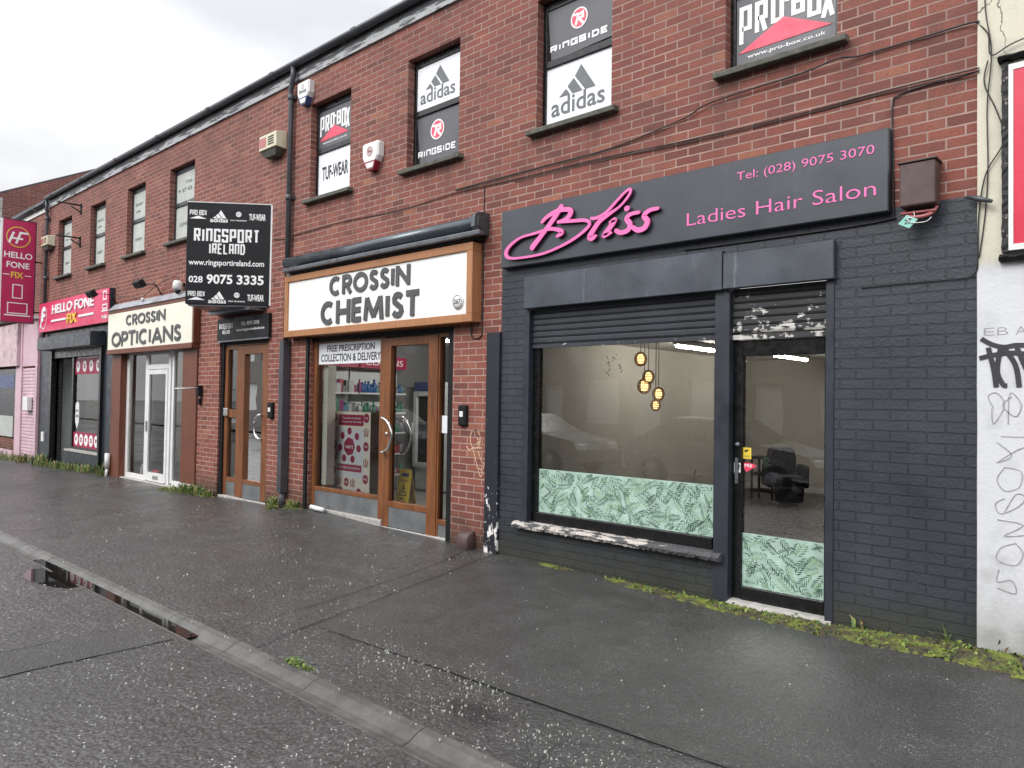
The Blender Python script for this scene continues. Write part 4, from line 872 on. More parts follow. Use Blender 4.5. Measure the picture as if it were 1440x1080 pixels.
f = MB(); f.box(-14.69, -14.60, .0, 2.09, -.15, -.08); f.box(-13.87, -13.79, .0, 2.09, -.15, -.08); f.box(-14.60, -13.87, 2.0, 2.09, -.15, -.08); f.box(-14.60, -13.87, -.01, .15, -.15, -.08)
odr = f.build('door', M['white'], ter, bevel=.004)
g = MB(); g.quad((-14.60, .15, -.11), (-13.87, .15, -.11), (-13.87, 2.0, -.11), (-14.60, 2.0, -.11)); g.build('pane', M['glass_mild'], odr)
g = MB(); g.box(-14.66, -14.63, .92, 1.12, -.08, -.05); g.box(-14.34, -14.10, .035, .10, -.08, -.075); g.build('handle', M['chrome'], odr)
mb = MB(); mb.box(-16.19, -15.72, -.08, 2.46, -.10, .03); mb.box(-12.93, -12.385, .10, 2.46, -.10, .03); mb.each('pilaster', M['red_wood'], ter, bevel=.008)
mb = MB(); mb.box(-12.95, -12.37, -.1, .10, -.10, .045); mb.box(-15.75, -12.95, -.08, -.021, -.2, .0); mb.each('plinth', M['pale_concrete'], ter, bevel=.01)
sg = thing('opticians_sign', 'cream opticians sign board with charcoal letters and a timber lower rail', 'sign', (-14.3, -.1, 2.41))
g = MB(); g.box(-16.17, -12.385, 2.505, 3.225, .03, .13, .004); g.build('panel', M['cream'], sg)
g = MB(); g.box(-16.20, -12.36, 2.415, 2.503, .002, .14); g.box(-16.2, -12.36, 3.227, 3.30, .002, .12); g.box(-12.383, -12.345, 2.503, 3.30, .002, .118); g.build('frame', M['red_wood'], sg, bevel=.006)
g = MB(); g.prism_u([(.002, 3.44), (.02, 3.44), (.13, 3.33), (.14, 3.302), (.002, 3.302)], -16.15, -12.36); g.build('lead_flashing', M['lead'], sg)
g = MB(); geo(g, 'CROSSIN', -15.22, -13.44, 2.950, 3.155, .131, .013, .21); geo(g, 'OPTICIANS', -15.93, -12.78, 2.555, 2.85, .131, .013, .21); g.build('lettering', M['grey_letter'], sg)
th = thing('bracket_spur', 'short white rod sticking out of a black wall fitting beside the opticians', 'fitting', (-12.2, 0, 1.7)); g = MB(); g.box(-12.30, -12.20, 1.60, 1.78, .001, .08); g.box(-12.29, -12.22, 1.46, 1.57, .001, .05); g.build('fitting', M['matt_black'], th); g = MB(); g.tube([(-12.26, 1.74, .08), (-12.30, 1.72, .42)], .012, 8); g.build('rod', M['white'], th)
for k, (x, wv) in enumerate(((-16.05, .5), (-13.9, .42))):
    th = thing('flood_light', ('black flood light on an arm over the magenta fascia sign', 'black flood light on an arm over the middle of the opticians sign')[k], 'lamp', (x, 0, 3.4), 'flood lights over the shop signs')
    g = MB(); g.tube([(x, 3.42, 0), (x, 3.62, .12), (x-.02, 3.62, wv)], .013, 8); g.build('arm', M['matt_black'], th)
    g = MB(Frame((x, -wv, 3.6), (1, 0, 0), (0, -.55, .83), (0, -.83, -.55))); g.box(-.16, .16, -.07, .07, -.05, .05, .02); g.build('lamp_head', M['matt_black'], th, bevel=.01)
for lab, x0, z0 in (('white dome camera housing above the opticians sign', -13.0, 3.5),):
    th = thing('security_camera', lab, 'camera', (x0, 0, z0)); g = MB(); g.lathe(x0, z0, .12, [(.0, .12), (.06, .11), (.085, .05), (.08, -.03), (.06, -.05)], 14); g.build('housing', M['white_alarm'], th); g = MB(); g.lathe(x0, z0, .12, [(.058, -.051), (.05, -.09), (.02, -.12), (0, -.125)], 12); g.tube([(x0, z0+.03, .1), (x0, z0+.06, 0)], .03); g.build('dome', M['black'], th)
g = MB(); g.lathe(-14.55, 3.42, .1, [(0, .03), (.025, .02), (.03, -.01), (.02, -.05), (0, -.055)], 10); tag(g.build('junction_knob', M['white_alarm']), 'tiny white fitting on the lead flashing of the opticians sign', 'fitting')

# ---- hello fone shop
sg = thing('phone_shop_sign', 'bright magenta fascia sign with white raised letters over the phone repair shop', 'sign', (-18.45, 0, 3.08))
g = MB(); g.box(-20.72, -16.195, 3.085, 3.79, .002, .10, .0); g.build('box', M['navy_black'], sg)
g = MB(); g.box(-20.72, -16.20, 3.09, 3.785, .101, .124); g.build('panel', M['magenta2'], sg)
g = MB(); g.text('HELLO FONE', -19.70, -16.99, 3.475, 3.69, .126, .02, .016)
g.ribbon([(-19.75, 3.315), (-18.72, 3.315)], .045, .126, .14); g.ribbon([(-17.9, 3.315), (-17.0, 3.315)], .045, .126, .14); g.block('F', -20.42, -20.15, 3.30, 3.66, .126, .02); g.ribbon([(-20.55, 3.20), (-20.42, 3.58)], .07, .126, .138); g.ring(-20.35, 3.43, .25, .275, .130, 28, .8)
g.block('O', -16.5, -16.3, 3.55, 3.74, .126, .004, tk=.14); g.block('O', -16.52, -16.26, 3.36, 3.47, .126, .004, tk=.10); g.ribbon([(-16.56, 3.33), (-16.22, 3.33)], .03, .126, .13); g.text('MOBILE', -16.55, -16.24, 3.17, 3.24, .126, .003, .02); g.build('lettering', M['white_print'], sg)
g = MB(); g.text('FIX', -18.64, -18.02, 3.19, 3.41, .126, .02, .016); g.build('lettering', M['yellow'], sg)
mb = MB(); mb.box(-20.17, -16.66, 2.62, 2.92, .001, .30, .01); mb.each('shutter_housing', M['navy_black'], ter, bevel=.01)
g = MB(); g.box(-20.2, -19.95, 2.62, 2.9, -.16, -.05); g.box(-16.80, -16.722, -.1, 2.62, -.16, .06); g.box(-20.16, -20.05, -.1, 2.62, -.16, .02); g.box(-20.05, -16.8, 2.45, 2.62, -.16, -.02); g.each('shutter_guide', M['black'], ter, bevel=.004)
slats(-20.05, -19.80, -.05, 2.45, -.14, .09).build('security_gate', M['matt_black'], ter)
f = MB(); f.box(-18.98, -18.88, .36, 2.45, -.2, -.10); f.box(-17.3, -16.8, .36, 2.45, -.2, -.10); f.box(-18.88, -17.3, .36, .41, -.2, -.10)
hwn = f.build('shop_window', M['black'], ter)
g = MB(); g.quad((-18.88, .41, -.14), (-17.3, .41, -.14), (-17.3, 2.45, -.14), (-18.88, 2.45, -.14)); g.build('pane', M['glass_mild'], hwn)
g = MB(); g.box(-19.0, -16.8, .32, .36, -.2, .02); g.build('sill', M['pale_concrete'], hwn)
mb = MB(); mb.box(-18.98, -16.80, -.15, .318, -.2, -.03); mb.build('stall_riser', M['navy_black'], ter)
f = MB(); f.box(-20.0, -19.93, -.1, 2.12, -.55, -.45); f.box(-19.1, -18.99, -.1, 2.12, -.55, -.45); f.box(-19.93, -19.1, 2.04, 2.12, -.55, -.45); f.box(-19.93, -19.1, -.1, .05, -.55, -.45); f.box(-20.0, -18.99, 2.12, 2.45, -.55, -.5)
hdr = f.build('door', M['black'], ter); g = MB(); g.quad((-19.93, .05, -.5), (-19.1, .05, -.5), (-19.1, 2.04, -.5), (-19.93, 2.04, -.5)); g.build('pane', M['glass_mild'], hdr)
g = MB(); g.quad((-18.985, -.1, -.2), (-18.985, 2.45, -.2), (-18.985, 2.45, -.55), (-18.985, -.1, -.55)); g.quad((-20.05, -.1, -.1), (-20.05, 2.45, -.1), (-20.05, 2.45, -.55), (-20.05, -.1, -.55)); g.build('door_reveal', M['pale_wall'], ter)
for lab, z0, z1 in (('white notice, upper one of three on the phone shop door', 1.38, 1.62), ('small white notice, middle one of three on the phone shop door', 1.10, 1.28), ('white notice, lowest one of three on the phone shop door', .66, 1.0)):
    g = MB(); g.box(-19.45, -19.2, z0, z1, -.497, -.494); tag(g.build('door_notice', M['white']), lab, 'notice', 'notices on the phone shop door')
for lab, z0, z1, n in (('magenta strip with four white ovals along the top of the phone shop window', 2.06, 2.42, 4), ('magenta strip with five white ovals along the bottom of the phone shop window', .415, .75, 5)):
    th = thing('window_strip', lab, 'window strip', (-18.1, .15, z0), 'magenta strips on the phone shop window'); g = MB(); g.box(-18.878, -17.302, z0, z1, -.138, -.133); g.build('sheet', M['maroon'], th); g = MB(); g2 = MB()
    for i in range(n):
        cx = -18.68+i*(1.24/(n-1)); g.disc(cx, (z0+z1)/2, .12, .13, -.133, -.131, 18); g2.block('O' if i % 2 else 'F', cx-.05, cx+.05, (z0+z1)/2-.05, (z0+z1)/2+.05, -.1305, .001)
    g.build('oval', M['white_print'], th); g2.build('icon', M['maroon'], th)
th = thing('arrow_sticker', 'white arrow shaped sticker on the phone shop window', 'sticker', (-18.7, .14, .85)); g = MB(); g.prism([(-18.8, .98), (-18.68, .82), (-18.56, .98), (-18.56, 1.38), (-18.68, 1.45), (-18.8, 1.38)], -.139, -.137); g.build('sheet', M['white'], th); g = MB(); g.text('REPAIR', -18.77, -18.59, 1.2, 1.26, -.137, .001, .02); g.text('CENTRE', -18.77, -18.59, 1.08, 1.14, -.137, .001, .02); g.build('lettering', M['black_print'], th)
# vertical projecting banner sign
sg = thing('banner_sign', 'tall magenta sign on edge to the wall with phone and laptop outlines', 'sign', (-21.1, -.5, 3.32))
fr = Frame((-21.1, -.85, 3.345), (0, 1, 0), (0, 0, 1), (1, 0, 0)); BW, BH = .70, 2.49; u = lambda a: a*BW; v = lambda b: (1-b)*BH
g = MB(fr); g.box(0.012, BW, 0, BH, -.06, 0); g.build('panel', M['magenta'], sg)
g = MB(fr); g.box(-.03, .011, 0, BH, -.06, .004); g.build('light_edge', M['white'], sg); g = MB(fr); g.box(.012, BW+.02, BH, BH+.02, -.06, .006); g.box(.012, BW+.02, -.02, 0, -.06, .006); g.box(BW, BW+.02, 0, BH, -.06, .006); g.build('frame', M['navy_black'], sg)
g = MB(fr); wl = .001; g.text('HELLO', u(.07), u(.92), v(.375), v(.315), wl, .003, .02); g.text('FONE', u(.15), u(.84), v(.472), v(.412), wl, .003, .02); g.ribbon([(u(.06), v(.54)), (u(.25), v(.54))], .018, wl, wl+.003); g.ribbon([(u(.70), v(.54)), (u(.90), v(.54))], .018, wl, wl+.003)
g.ribbon([(u(.2), v(.23)), (u(.34), v(.12))], .05, wl, wl+.003); g.ribbon([(u(.42), v(.23)), (u(.54), v(.12)), (u(.78), v(.12))], .05, wl, wl+.003); g.ribbon([(u(.28), v(.18)), (u(.62), v(.18))], .045, wl, wl+.004)
for a, b, c, e in ((.36, .64, .635, .765), (.22, .80, .815, .915)): g.ribbon([(u(a), v(c)), (u(b), v(c)), (u(b), v(e)), (u(a), v(e))], .022, wl, wl+.003, True)
g.ribbon([(u(.12), v(.935)), (u(.9), v(.935))], .03, wl, wl+.003); g.build('lettering', M['white_print'], sg)
g = MB(fr); g.text('FIX', u(.29), u(.66), v(.57), v(.51), wl, .003, .02); g.ring(u(.48), v(.165), u(.335), u(.365), wl+.001, 28); g.build('emblem', M['yellow'], sg)
g = MB(); g.box(-21.12, -21.08, 4.85, 4.88, .001, .16); g.box(-21.12, -21.08, 3.6, 3.63, .001, .16); g.each('wall_bracket', M['matt_black'], sg)
for k, z in enumerate((5.85, 5.11)):
    g = MB(); g.tube([(-18.36, z, 0), (-18.40, z-.0, .47)], .018, 8); g.tube([(-18.36, z-.16, 0), (-18.37, z-.05, .2)], .014, 8); g.box(-18.40, -18.32, z-.2, z+.04, .001, .02)
    tag(g.build('stay_bracket', M['matt_black']), ('black iron stay bracket under the eaves between upstairs windows', 'black iron stay bracket halfway down beside an upstairs window')[k], 'bracket', 'empty sign stay brackets')

# ---- small wall fixtures
def shield(name, label, x, zt, zb, hw, dep, m_top, m_low, txt):
    th = thing(name, label, 'alarm box', (x, 0, zb)); H = zt-zb
    def poly(s): return [(x-hw*s, zt-.02), (x-hw*.8*s, zt), (x+hw*.8*s, zt), (x+hw*s, zt-.02), (x+hw*.95*s, zb+H*.45), (x+hw*.35*s, zb), (x-hw*.35*s, zb), (x-hw*.95*s, zb+H*.45)]
    g = MB(); g.loft([[(a, b, .001) for a, b in poly(1)], [(a, b, dep*.8) for a, b in poly(1)], [(x+(a-x)*.86, zb+(b-zb)*.94+H*.03, dep) for a, b in poly(1)]]); g.build('cover', m_top, th, bevel=.006)
    g = MB(); g.loft([[(x-hw*.72, zb+H*.28, .01), (x+hw*.72, zb+H*.28, .01), (x+hw*.36, zb-.01, .01), (x-hw*.36, zb-.01, .01)], [(x-hw*.72, zb+H*.28, dep*1.02), (x+hw*.72, zb+H*.28, dep*1.02), (x+hw*.36, zb-.01, dep*.9), (x-hw*.36, zb-.01, dep*.9)]]); g.build('strobe', m_low, th)
    txt(th, x, zt, zb, hw, dep); return th
shield('alarm_box', 'white and blue alarm box under the eaves beside the grey downpipe', -9.17, 6.06, 5.74, .155, .10, M['white_alarm'], M['blue'], lambda th, x, zt, zb, hw, dep: (lambda g: (g.ring(x, zt-.08, .022, .03, dep+.002, 14), g.text('focus', x-.09, x+.09, zt-.17, zt-.11, dep+.001, .001, .02), g.build('lettering', M['black_print'], th)))(MB()))
shield('alarm_box', 'white and dark red alarm box between two upstairs windows', -7.59, 4.84, 4.50, .17, .10, M['white_alarm'], M['red_plastic'], lambda th, x, zt, zb, hw, dep: (lambda g: (g.ring(x, zt-.12, .05, .06, dep+.002, 18), g.ring(x, zt-.12, .03, .038, dep+.002, 18), g.text('eas', x-.026, x+.026, zt-.135, zt-.105, dep+.001, .001, .02), g.build('emblem', M['red_plastic'], th)))(MB()))
def vented(label, x, zt):
    th = thing('alarm_box', label, 'alarm box', (x, 0, zt-.3)); g = MB()
    g.loft([[(x-.26, zt-.26, .001), (x+.26, zt-.26, .001), (x+.26, zt, .001), (x-.26, zt, .001)], [(x-.24, zt-.24, .17), (x+.24, zt-.24, .17), (x+.24, zt-.02, .17), (x-.24, zt-.02, .17)]]); g.build('case', M['cream_plastic'], th, bevel=.01)
    g = MB(); g.loft([[(x-.22, zt-.262, .01), (x+.22, zt-.262, .01), (x+.22, zt-.262, .16), (x-.22, zt-.262, .16)], [(x-.15, zt-.34, .03), (x+.15, zt-.34, .03), (x+.15, zt-.34, .12), (x-.15, zt-.34, .12)]]); g.build('base', M['concrete'], th)
    g = MB(); 
    for k in range(4): g.box(x+.02, x+.18, zt-.19+k*.035, zt-.175+k*.035, .171, .175)
    g.build('vent', M['matt_black'], th); g = MB(); g.box(x-.22, x-.04, zt-.20, zt-.06, .171, .174); g.build('sticker', M['rust'], th)
vented('aged cream alarm box with side vents beside the grey downpipe', -9.98, 5.50); vented('aged cream alarm box beside the far left downpipe', -20.35, 5.42)
def phone(label, x0, x1, z0, z1):
    th = thing('entry_phone', label, 'entry phone', (x0, 0, z0)); g = MB(); g.box(x0, x1, z0, z1, .001, .05, .015); g.build('case', M['matt_black'], th, bevel=.008); g = MB(); g.box(x0+.035, x1-.035, z0+.10, z0+.16, .051, .054); g.build('keypad', M['white'], th)
phone('dark entry phone on the brick pier beside the gym door', -10.03, -9.90, 1.29, 1.53); phone('dark entry phone on the brick pier beside the chemist door', -5.965, -5.84, 1.32, 1.55)
g = MB(); g.smooth = True; g.loft([[(-5.87, -.02, .001), (-5.70, -.02, .001), (-5.70, .19, .001), (-5.87, .19, .001)], [(-5.87, -.02, .10), (-5.70, -.02, .10), (-5.70, .16, .10), (-5.87, .16, .10)], [(-5.86, -.02, .13), (-5.71, -.02, .13), (-5.71, .12, .13), (-5.86, .12, .13)]]); g.smooth = False
tag(g.build('pipe_cover', M['brown_metal'], bevel=.015), 'brown metal pipe cover at the foot of the brick pier', 'pipe cover')
th = thing('meter_box', 'rusty brown metal meter box hanging over the dark painted wall', 'meter box', (-1.33, 0, 2.95))
g = MB(); g.box(-1.46, -1.235, 2.985, 3.285, .001, .15); g.build('box', M['brown_metal'], th, bevel=.012); g = MB(); g.box(-1.47, -1.225, 3.286, 3.30, .001, .16); g.build('lid', M['brown_metal'], th, bevel=.004)
g = MB(); g.tube([tuple(p) for p in curve([(-1.44, 2.98, .05), (-1.42, 2.93, .09), (-1.34, 2.91, .11), (-1.27, 2.93, .09), (-1.25, 2.98, .05)], 5)], .014, 8); g.tube([(-1.46, 2.95, .10), (-1.24, 2.945, .10)], .010, 8); g.build('pipe', M['rust'], th)
th = thing('meter_tag', 'mint green tag dangling on wire below the brown meter box', 'tag', (-1.41, -.14, 2.86)); g = MB(); g.prism([(-1.47, 2.875), (-1.40, 2.835), (-1.345, 2.89), (-1.415, 2.93)], .13, .134); g.build('card', M['tag_green'], th); g = MB(); g.text('27', -1.43, -1.385, 2.865, 2.90, .134, .001, .02); g.build('print', M['grey_letter'], th); g = MB(); g.tube([tuple(p) for p in curve([(-1.38, 2.96, .1), (-1.37, 2.91, .13), (-1.41, 2.905, .14), (-1.38, 2.87, .14), (-1.30, 2.87, .12), (-1.27, 2.90, .1)], 6)], .003, 6); g.build('wire', M['white'], th)
def cable(label, pts, r=.008, m='cable', grp=None):
    g = MB(); g.tube([tuple(p) for p in curve(pts, 6)], r, 7); return tag(g.build('cable', M[m]), label, 'cable', grp)
cable('thick black cable sagging under the upstairs sills toward the white wall', [(-6.1, 3.98, .012), (-4.84, 3.985, .015), (-3.97, 3.99, .015), (-3.22, 4.08, .02), (-2.95, 4.15, .03), (-2.18, 4.18, .03), (-1.91, 4.20, .06), (-1.76, 4.19, .02), (-1.42, 4.195, .015), (-1.1, 4.20, .02), (-1.0, 4.18, .045)], .007)
cable('pair of long black cables clipped along the brick above the salon sign', [(-9.5, 3.93, .012), (-8.29, 3.95, .012), (-7.1, 3.91, .012), (-6.1, 3.945, .012), (-5.2, 3.93, .012), (-4.1, 3.92, .012), (-3.2, 3.885, .012), (-2.3, 3.872, .012), (-1.6, 3.884, .012), (-1.0, 3.868, .042)], .005)
cable('thin black cable running just under the pair above the salon sign', [(-5.2, 3.905, .01), (-4.1, 3.90, .01), (-3.2, 3.862, .01), (-2.3, 3.855, .01), (-1.6, 3.866, .01), (-1.0, 3.85, .04)], .004)
cable('black cable dropping from the brick down beside the salon sign end', [(-1.0, 3.85, .045), (-1.12, 3.85, .012), (-1.33, 3.85, .012), (-1.5, 3.83, .012), (-1.542, 3.76, .012), (-1.535, 3.4, .012), (-1.53, 3.05, .012), (-1.53, 2.97, .012), (-1.56, 2.945, .012), (-2.0, 2.93, .012), (-3.2, 2.93, .012)], .006)
cable('dark painted cable looping off the dark brick to the white wall', [(-1.75, 2.47, .008), (-1.5, 2.475, .01), (-1.2, 2.475, .012), (-1.06, 2.48, .014), (-1.015, 2.52, .034), (-1.008, 2.62, .040), (-1.0, 2.9, .045), (-.96, 3.15, .05), (-.86, 3.35, .05), (-.9, 3.55, .05), (-.97, 3.75, .05), (-.95, 3.9, .05)], .0045)
cable('thin grey wire hanging down the edge of the white wall', [(-.97, 4.6, .04), (-.965, 4.25, .045), (-.93, 3.95, .05), (-.955, 3.6, .045), (-.95, 3.2, .045), (-.965, 2.9, .04), (-1.0, 2.6, .04)], .004)
cable('black wire crossing the white wall above the red board', [(-1.02, 4.19, .02), (-.95, 4.08, .045), (-.93, 3.93, .05), (-.8, 3.97, .06), (-.5, 4.02, .06), (0, 4.06, .06)], .0045)
cable('thin cable slung over the lead flashing of the opticians sign', [(-16.0, 3.60, .1), (-15.2, 3.52, .05), (-14.6, 3.46, .1), (-13.9, 3.62, .1), (-13.2, 3.72, .08), (-13.0, 3.6, .1)], .007)
cable('thin cable clipped to the brick from the downpipe across the chemist', [(-9.48, 3.90, .01), (-9.8, 3.92, .01), (-10.0, 3.95, .01)], .006)
cable('short cable looped on the brick right of the chemist sign', [(-5.64, 3.5, .008), (-5.64, 2.45, .008), (-5.66, 2.30, .01), (-5.75, 2.28, .01), (-5.80, 2.31, .01), (-5.80, 2.45, .01)], .006)
cable('thin cable falling straight from the upstairs window by the chemist awning', [(-5.64, 3.95, .008), (-5.642, 3.7, .008), (-5.64, 3.5, .008)], .005)
g = MB(); g.tube([(-1.07, 3.015, .045), (-1.0, 2.985, .07), (-.92, 2.95, .09)], [.010, .019, .012], 9); tag(g.build('pipe_stub', M['pipe']), 'short dark stub sticking out where brick meets white wall', 'pipe stub')

# ------------------------------------------------------------------ white rendered building on the right
wb = thing('white_building', 'white painted rendered building joined to the right end of the terrace', 'building', (1.5, 0, 0))
mb = MB(); k = []
n = 30
for i in range(n+1):
    z = -.5+7.5*i/n; k.append([(-1.016+.006*noise.noise(Vector((0, 0, z*3))), z, -.4), (-1.014+.006*noise.noise(Vector((0, 0, z*3))), z, .026), (-1.004, z, .031), (3.5, z, .031), (3.5, z, -.4)])
mb.loft(k); mb.build('wall', M['render'], wb)
g = MB()
def gr(pts, wd, w=.0315): g.ribbon([(p.x, p.y) for p in curve([(*q, 0) for q in pts], 5)], wd, w, w+.0015+.00002*len(g.p) % .001)
for c, x in zip('EBA', (-.975, -.90, -.80)): g.text(c, x, x+.06, 2.08, 2.13, .0315, .001, -.02)
for p in ([(-.92, 1.60), (-.95, 1.68), (-.90, 1.70), (-.86, 1.62), (-.92, 1.50), (-.93, 1.6)], [(-.82, 1.68), (-.87, 1.62), (-.80, 1.55), (-.77, 1.63), (-.83, 1.7), (-.84, 1.5)], [(-.88, 1.42), (-.70, 1.42)], [(-.90, 1.38), (-.82, 1.30), (-.90, 1.25), (-.80, 1.33), (-.74, 1.36)], [(-.86, 1.22), (-.90, 1.14), (-.86, 1.07), (-.78, 1.10), (-.77, 1.2), (-.86, 1.22)], [(-.86, 1.02), (-.91, .98), (-.88, .92), (-.78, .98), (-.75, 1.04), (-.80, 1.05), (-.86, .93)], [(-.90, .88), (-.76, .86), (-.86, .78), (-.74, .80)], [(-.80, .74), (-.88, .70), (-.90, .62), (-.80, .60), (-.76, .68), (-.80, .74)], [(-.89, .56), (-.90, .48), (-.82, .50), (-.80, .42), (-.90, .44)]): gr(p, .006)
g.build('graffiti', M['pencil'], wb)
g = MB()
for p in ([(-.99, 2.06), (-.93, 2.02), (-.86, 2.0), (-.78, 2.01), (-.6, 1.99)], [(-1.0, 1.93), (-.92, 1.95), (-.8, 1.96), (-.6, 1.92)], [(-.95, 2.0), (-.92, 1.86), (-.905, 1.74)], [(-.88, 2.0), (-.90, 1.85), (-.87, 1.76), (-.845, 1.75)], [(-.86, 1.99), (-.80, 1.88), (-.78, 1.74)], [(-.80, 2.02), (-.76, 1.9), (-.7, 1.75)]): gr(p, .030, .0335+.0002*len(g.p) % .002)
g.build('graffiti', M['spray'], wb)
th = thing('red_board', 'red sign board in a rotting black frame on the white wall', 'sign', (0, -.03, 2.6)); g = MB(); g.box(-.805, 1.6, 2.66, 3.79, .035, .07); g.build('panel', M['dark_red'], th); g = MB(); g.box(-.832, -.806, 2.62, 3.83, .035, .075); g.box(-.806, 1.6, 2.62, 2.659, .035, .075); g.box(-.806, 1.6, 3.791, 3.83, .035, .075); g.build('edge', M['white'], th)
f = rough_bar(-.885, 1.7, 2.555, 2.60, .0, .08, 60, .006); f.build('frame', M['matt_black'], th); f = MB(); rr = random.Random(8)
f.loft([[(-.872+rr.uniform(-.004, .004), 2.615+1.24*i/40, .031), (-.872+rr.uniform(-.004, .004), 2.615+1.24*i/40, .062+rr.uniform(-.006, .006)), (-.834, 2.615+1.24*i/40, .06+rr.uniform(-.006, .006)), (-.834, 2.615+1.24*i/40, .031)] for i in range(41)]); f.build('frame', M['rot_black'], th); f = rough_bar(-.89, 1.7, 3.86, 3.90, .0, .09, 60, .005); f.build('frame', M['matt_black'], th)

# ------------------------------------------------------------------ far left: gable ended building and pink shop
gb = thing('gable_building', 'taller dark red brick building with a steep gable beyond the terrace', 'building', (-27, 0, 0))
mb = MB(); mb.loft([[(-36, -.5, .06), (-24.86, -.5, .06), (-24.86, -.5, -9), (-36, -.5, -9)], [(-36, 7.27, .06), (-24.86, 7.27, .06), (-24.86, 7.27, -9), (-36, 7.27, -9)]]); mb.loft([[(-36, 7.27, .06), (-36, 7.27, -9), (-36, 9.6, -4.5)], [(-24.86, 7.27, .06), (-24.86, 7.27, -9), (-24.86, 9.6, -4.5)]]); mb.build('wall', M['brick'], gb)
mb = MB(); mb.prism_u([(.25, 7.18), (-4.5, 9.61), (-4.5, 9.66), (.25, 7.23)], -36, -24.88); mb.prism_u([(-4.5, 9.61), (-9.2, 7.18), (-9.2, 7.23), (-4.5, 9.66)], -36, -24.88); mb.build('roof', M['slate'], gb)
mb = MB(); mb.prism_u([(.0, 6.85), (.1, 6.85), (.12, 6.95), (.2, 7.0), (.22, 7.15), (0, 7.15)], -36, -24.84); mb.prism_u([(.0, 6.5), (.08, 6.53), (.14, 6.7), (.14, 6.84), (0, 6.84)], -25.05, -24.84); mb.build('eaves_moulding', M['pale_concrete'], gb)
ps = thing('pink_shop', 'pink painted shop front with a stained fascia at the far left', 'shop front', (-23, 0, 0))
mb = MB(); mb.box(-30, -22.76, -.2, .10, .062, .10); mb.box(-22.755, -22.25, -.2, 3.45, .002, .07); mb.box(-24.8, -24.6, .1, 2.3, .062, .10); mb.box(-22.25, -21.02, 2.30, 3.45, .002, .05); mb.box(-21.14, -21.0, -.2, 2.3, .002, .06); mb.build('front', M['pink_wall'], ps)
mb = MB(); mb.box(-30, -22.40, 2.32, 3.42, .071, .15); mb.build('fascia', M['pink_dirty'], ps)
mb = MB(); mb.prism_u([(.0, 3.62), (.26, 3.56), (.26, 3.52), (0, 3.5)], -30, -21.9); mb.box(-22.3, -21.0, 3.46, 3.54, .002, .14); mb.build('canopy_edge', M['white'], ps)
slats(-22.245, -21.145, -.05, 2.25, .03, .085).build('roller_shutter', M['pink_wall'], ps)
mb = MB(); mb.box(-30, -22.757, .45, 2.25, .061, .066); w2 = mb.build('shop_window', M['black'], ps); mb = MB(); mb.box(-30, -22.9, .45, 1.0, .067, .07); mb.build('lower_panel', M['grey_paint_card'], w2); mb = MB(); mb.box(-30, -22.9, 1.75, 2.1, .067, .07); mb.build('header', M['blue'], w2)
mb = MB(); mb.box(-21.75, -21.35, 1.18, 1.52, .055, .16); tag(mb.build('utility_box', M['white'], bevel=.01), 'pale utility box fixed on the pink shutter', 'utility box')
mb = MB(); mb.box(-26, -22.85, 3.72, 4.38, .062, .10); tag(mb.build('blank_sign', M['white'], bevel=.004), 'white sign board above the pink shop canopy', 'sign')
mb = MB(); mb.box(-20.62, -20.45, .45, .68, .001, .04); tag(mb.build('wall_plate', M['white_alarm'], bevel=.006), 'small white plate low on the dark pier of the phone shop', 'plate')
mb = MB(); mb.tube([(-16.15, .42, .08), (-16.15, .12, .08)], .05, 10); mb.tube([(-16.15, .12, .08), (-16.15, -.06, .1)], .03, 8); tag(mb.build('pipe_sleeve', M['white']), 'short white pipe sleeve at the foot of the opticians timber pillar', 'pipe')

# ------------------------------------------------------------------ interiors
def room(part_name, x0, x1, y0, y1, z0, z1, wall, floor, ceil):
    g = MB(); W = lambda y: -y
    for a, b in (((x0, y0), (x0, y1)), ((x0, y1), (x1, y1)), ((x1, y1), (x1, y0))): g.quad((a[0], z0, -a[1]), (b[0], z0, -b[1]), (b[0], z1, -b[1]), (a[0], z1, -a[1]))
    o = g.build(part_name, wall, ter); g = MB(); g.quad((x0, z0, -y0), (x1, z0, -y0), (x1, z0, -y1), (x0, z0, -y1)); g.build('floor', floor, o); g = MB(); g.quad((x0, z1, -y0), (x1, z1, -y0), (x1, z1, -y1), (x0, z1, -y1)); g.build('ceiling', ceil, o)
    return o
room('salon_room', -6.25, -1.05, .17, 8.1, .0, 2.46, M['beige'], M['dark_floor'], M['ceiling'])
g = MB(); g.box(-6.24, -1.06, 0, .11, -8.095, -8.07); g.box(-6.245, -6.22, 0, .11, -8.07, -.3); tag(g.build('skirting', M['ceiling']), kind='structure')
room('chemist_room', -10.1, -6.33, .17, 6, .03, 2.55, M['shop_wall'], M['grey_floor'], M['ceiling'])
room('gym_hall', -12.0, -10.14, .17, 1.3, .02, 2.6, M['pale_wall'], M['grey_floor'], M['ceiling'])
room('opticians_room', -18.4, -12.2, .22, 4, -.02, 2.55, M['beige'], M['dark_floor'], M['ceiling'])
room('phone_shop_room', -22.6, -18.45, .6, 5, -.1, 2.6, M['shop_wall'], M['grey_floor'], M['ceiling'])
g = MB(); g.quad((-18.45, -.1, -1.2), (-16.2, -.1, -1.2), (-16.2, 2.6, -1.2), (-18.45, 2.6, -1.2)); g.build('display_back', M['shop_wall'], ter)
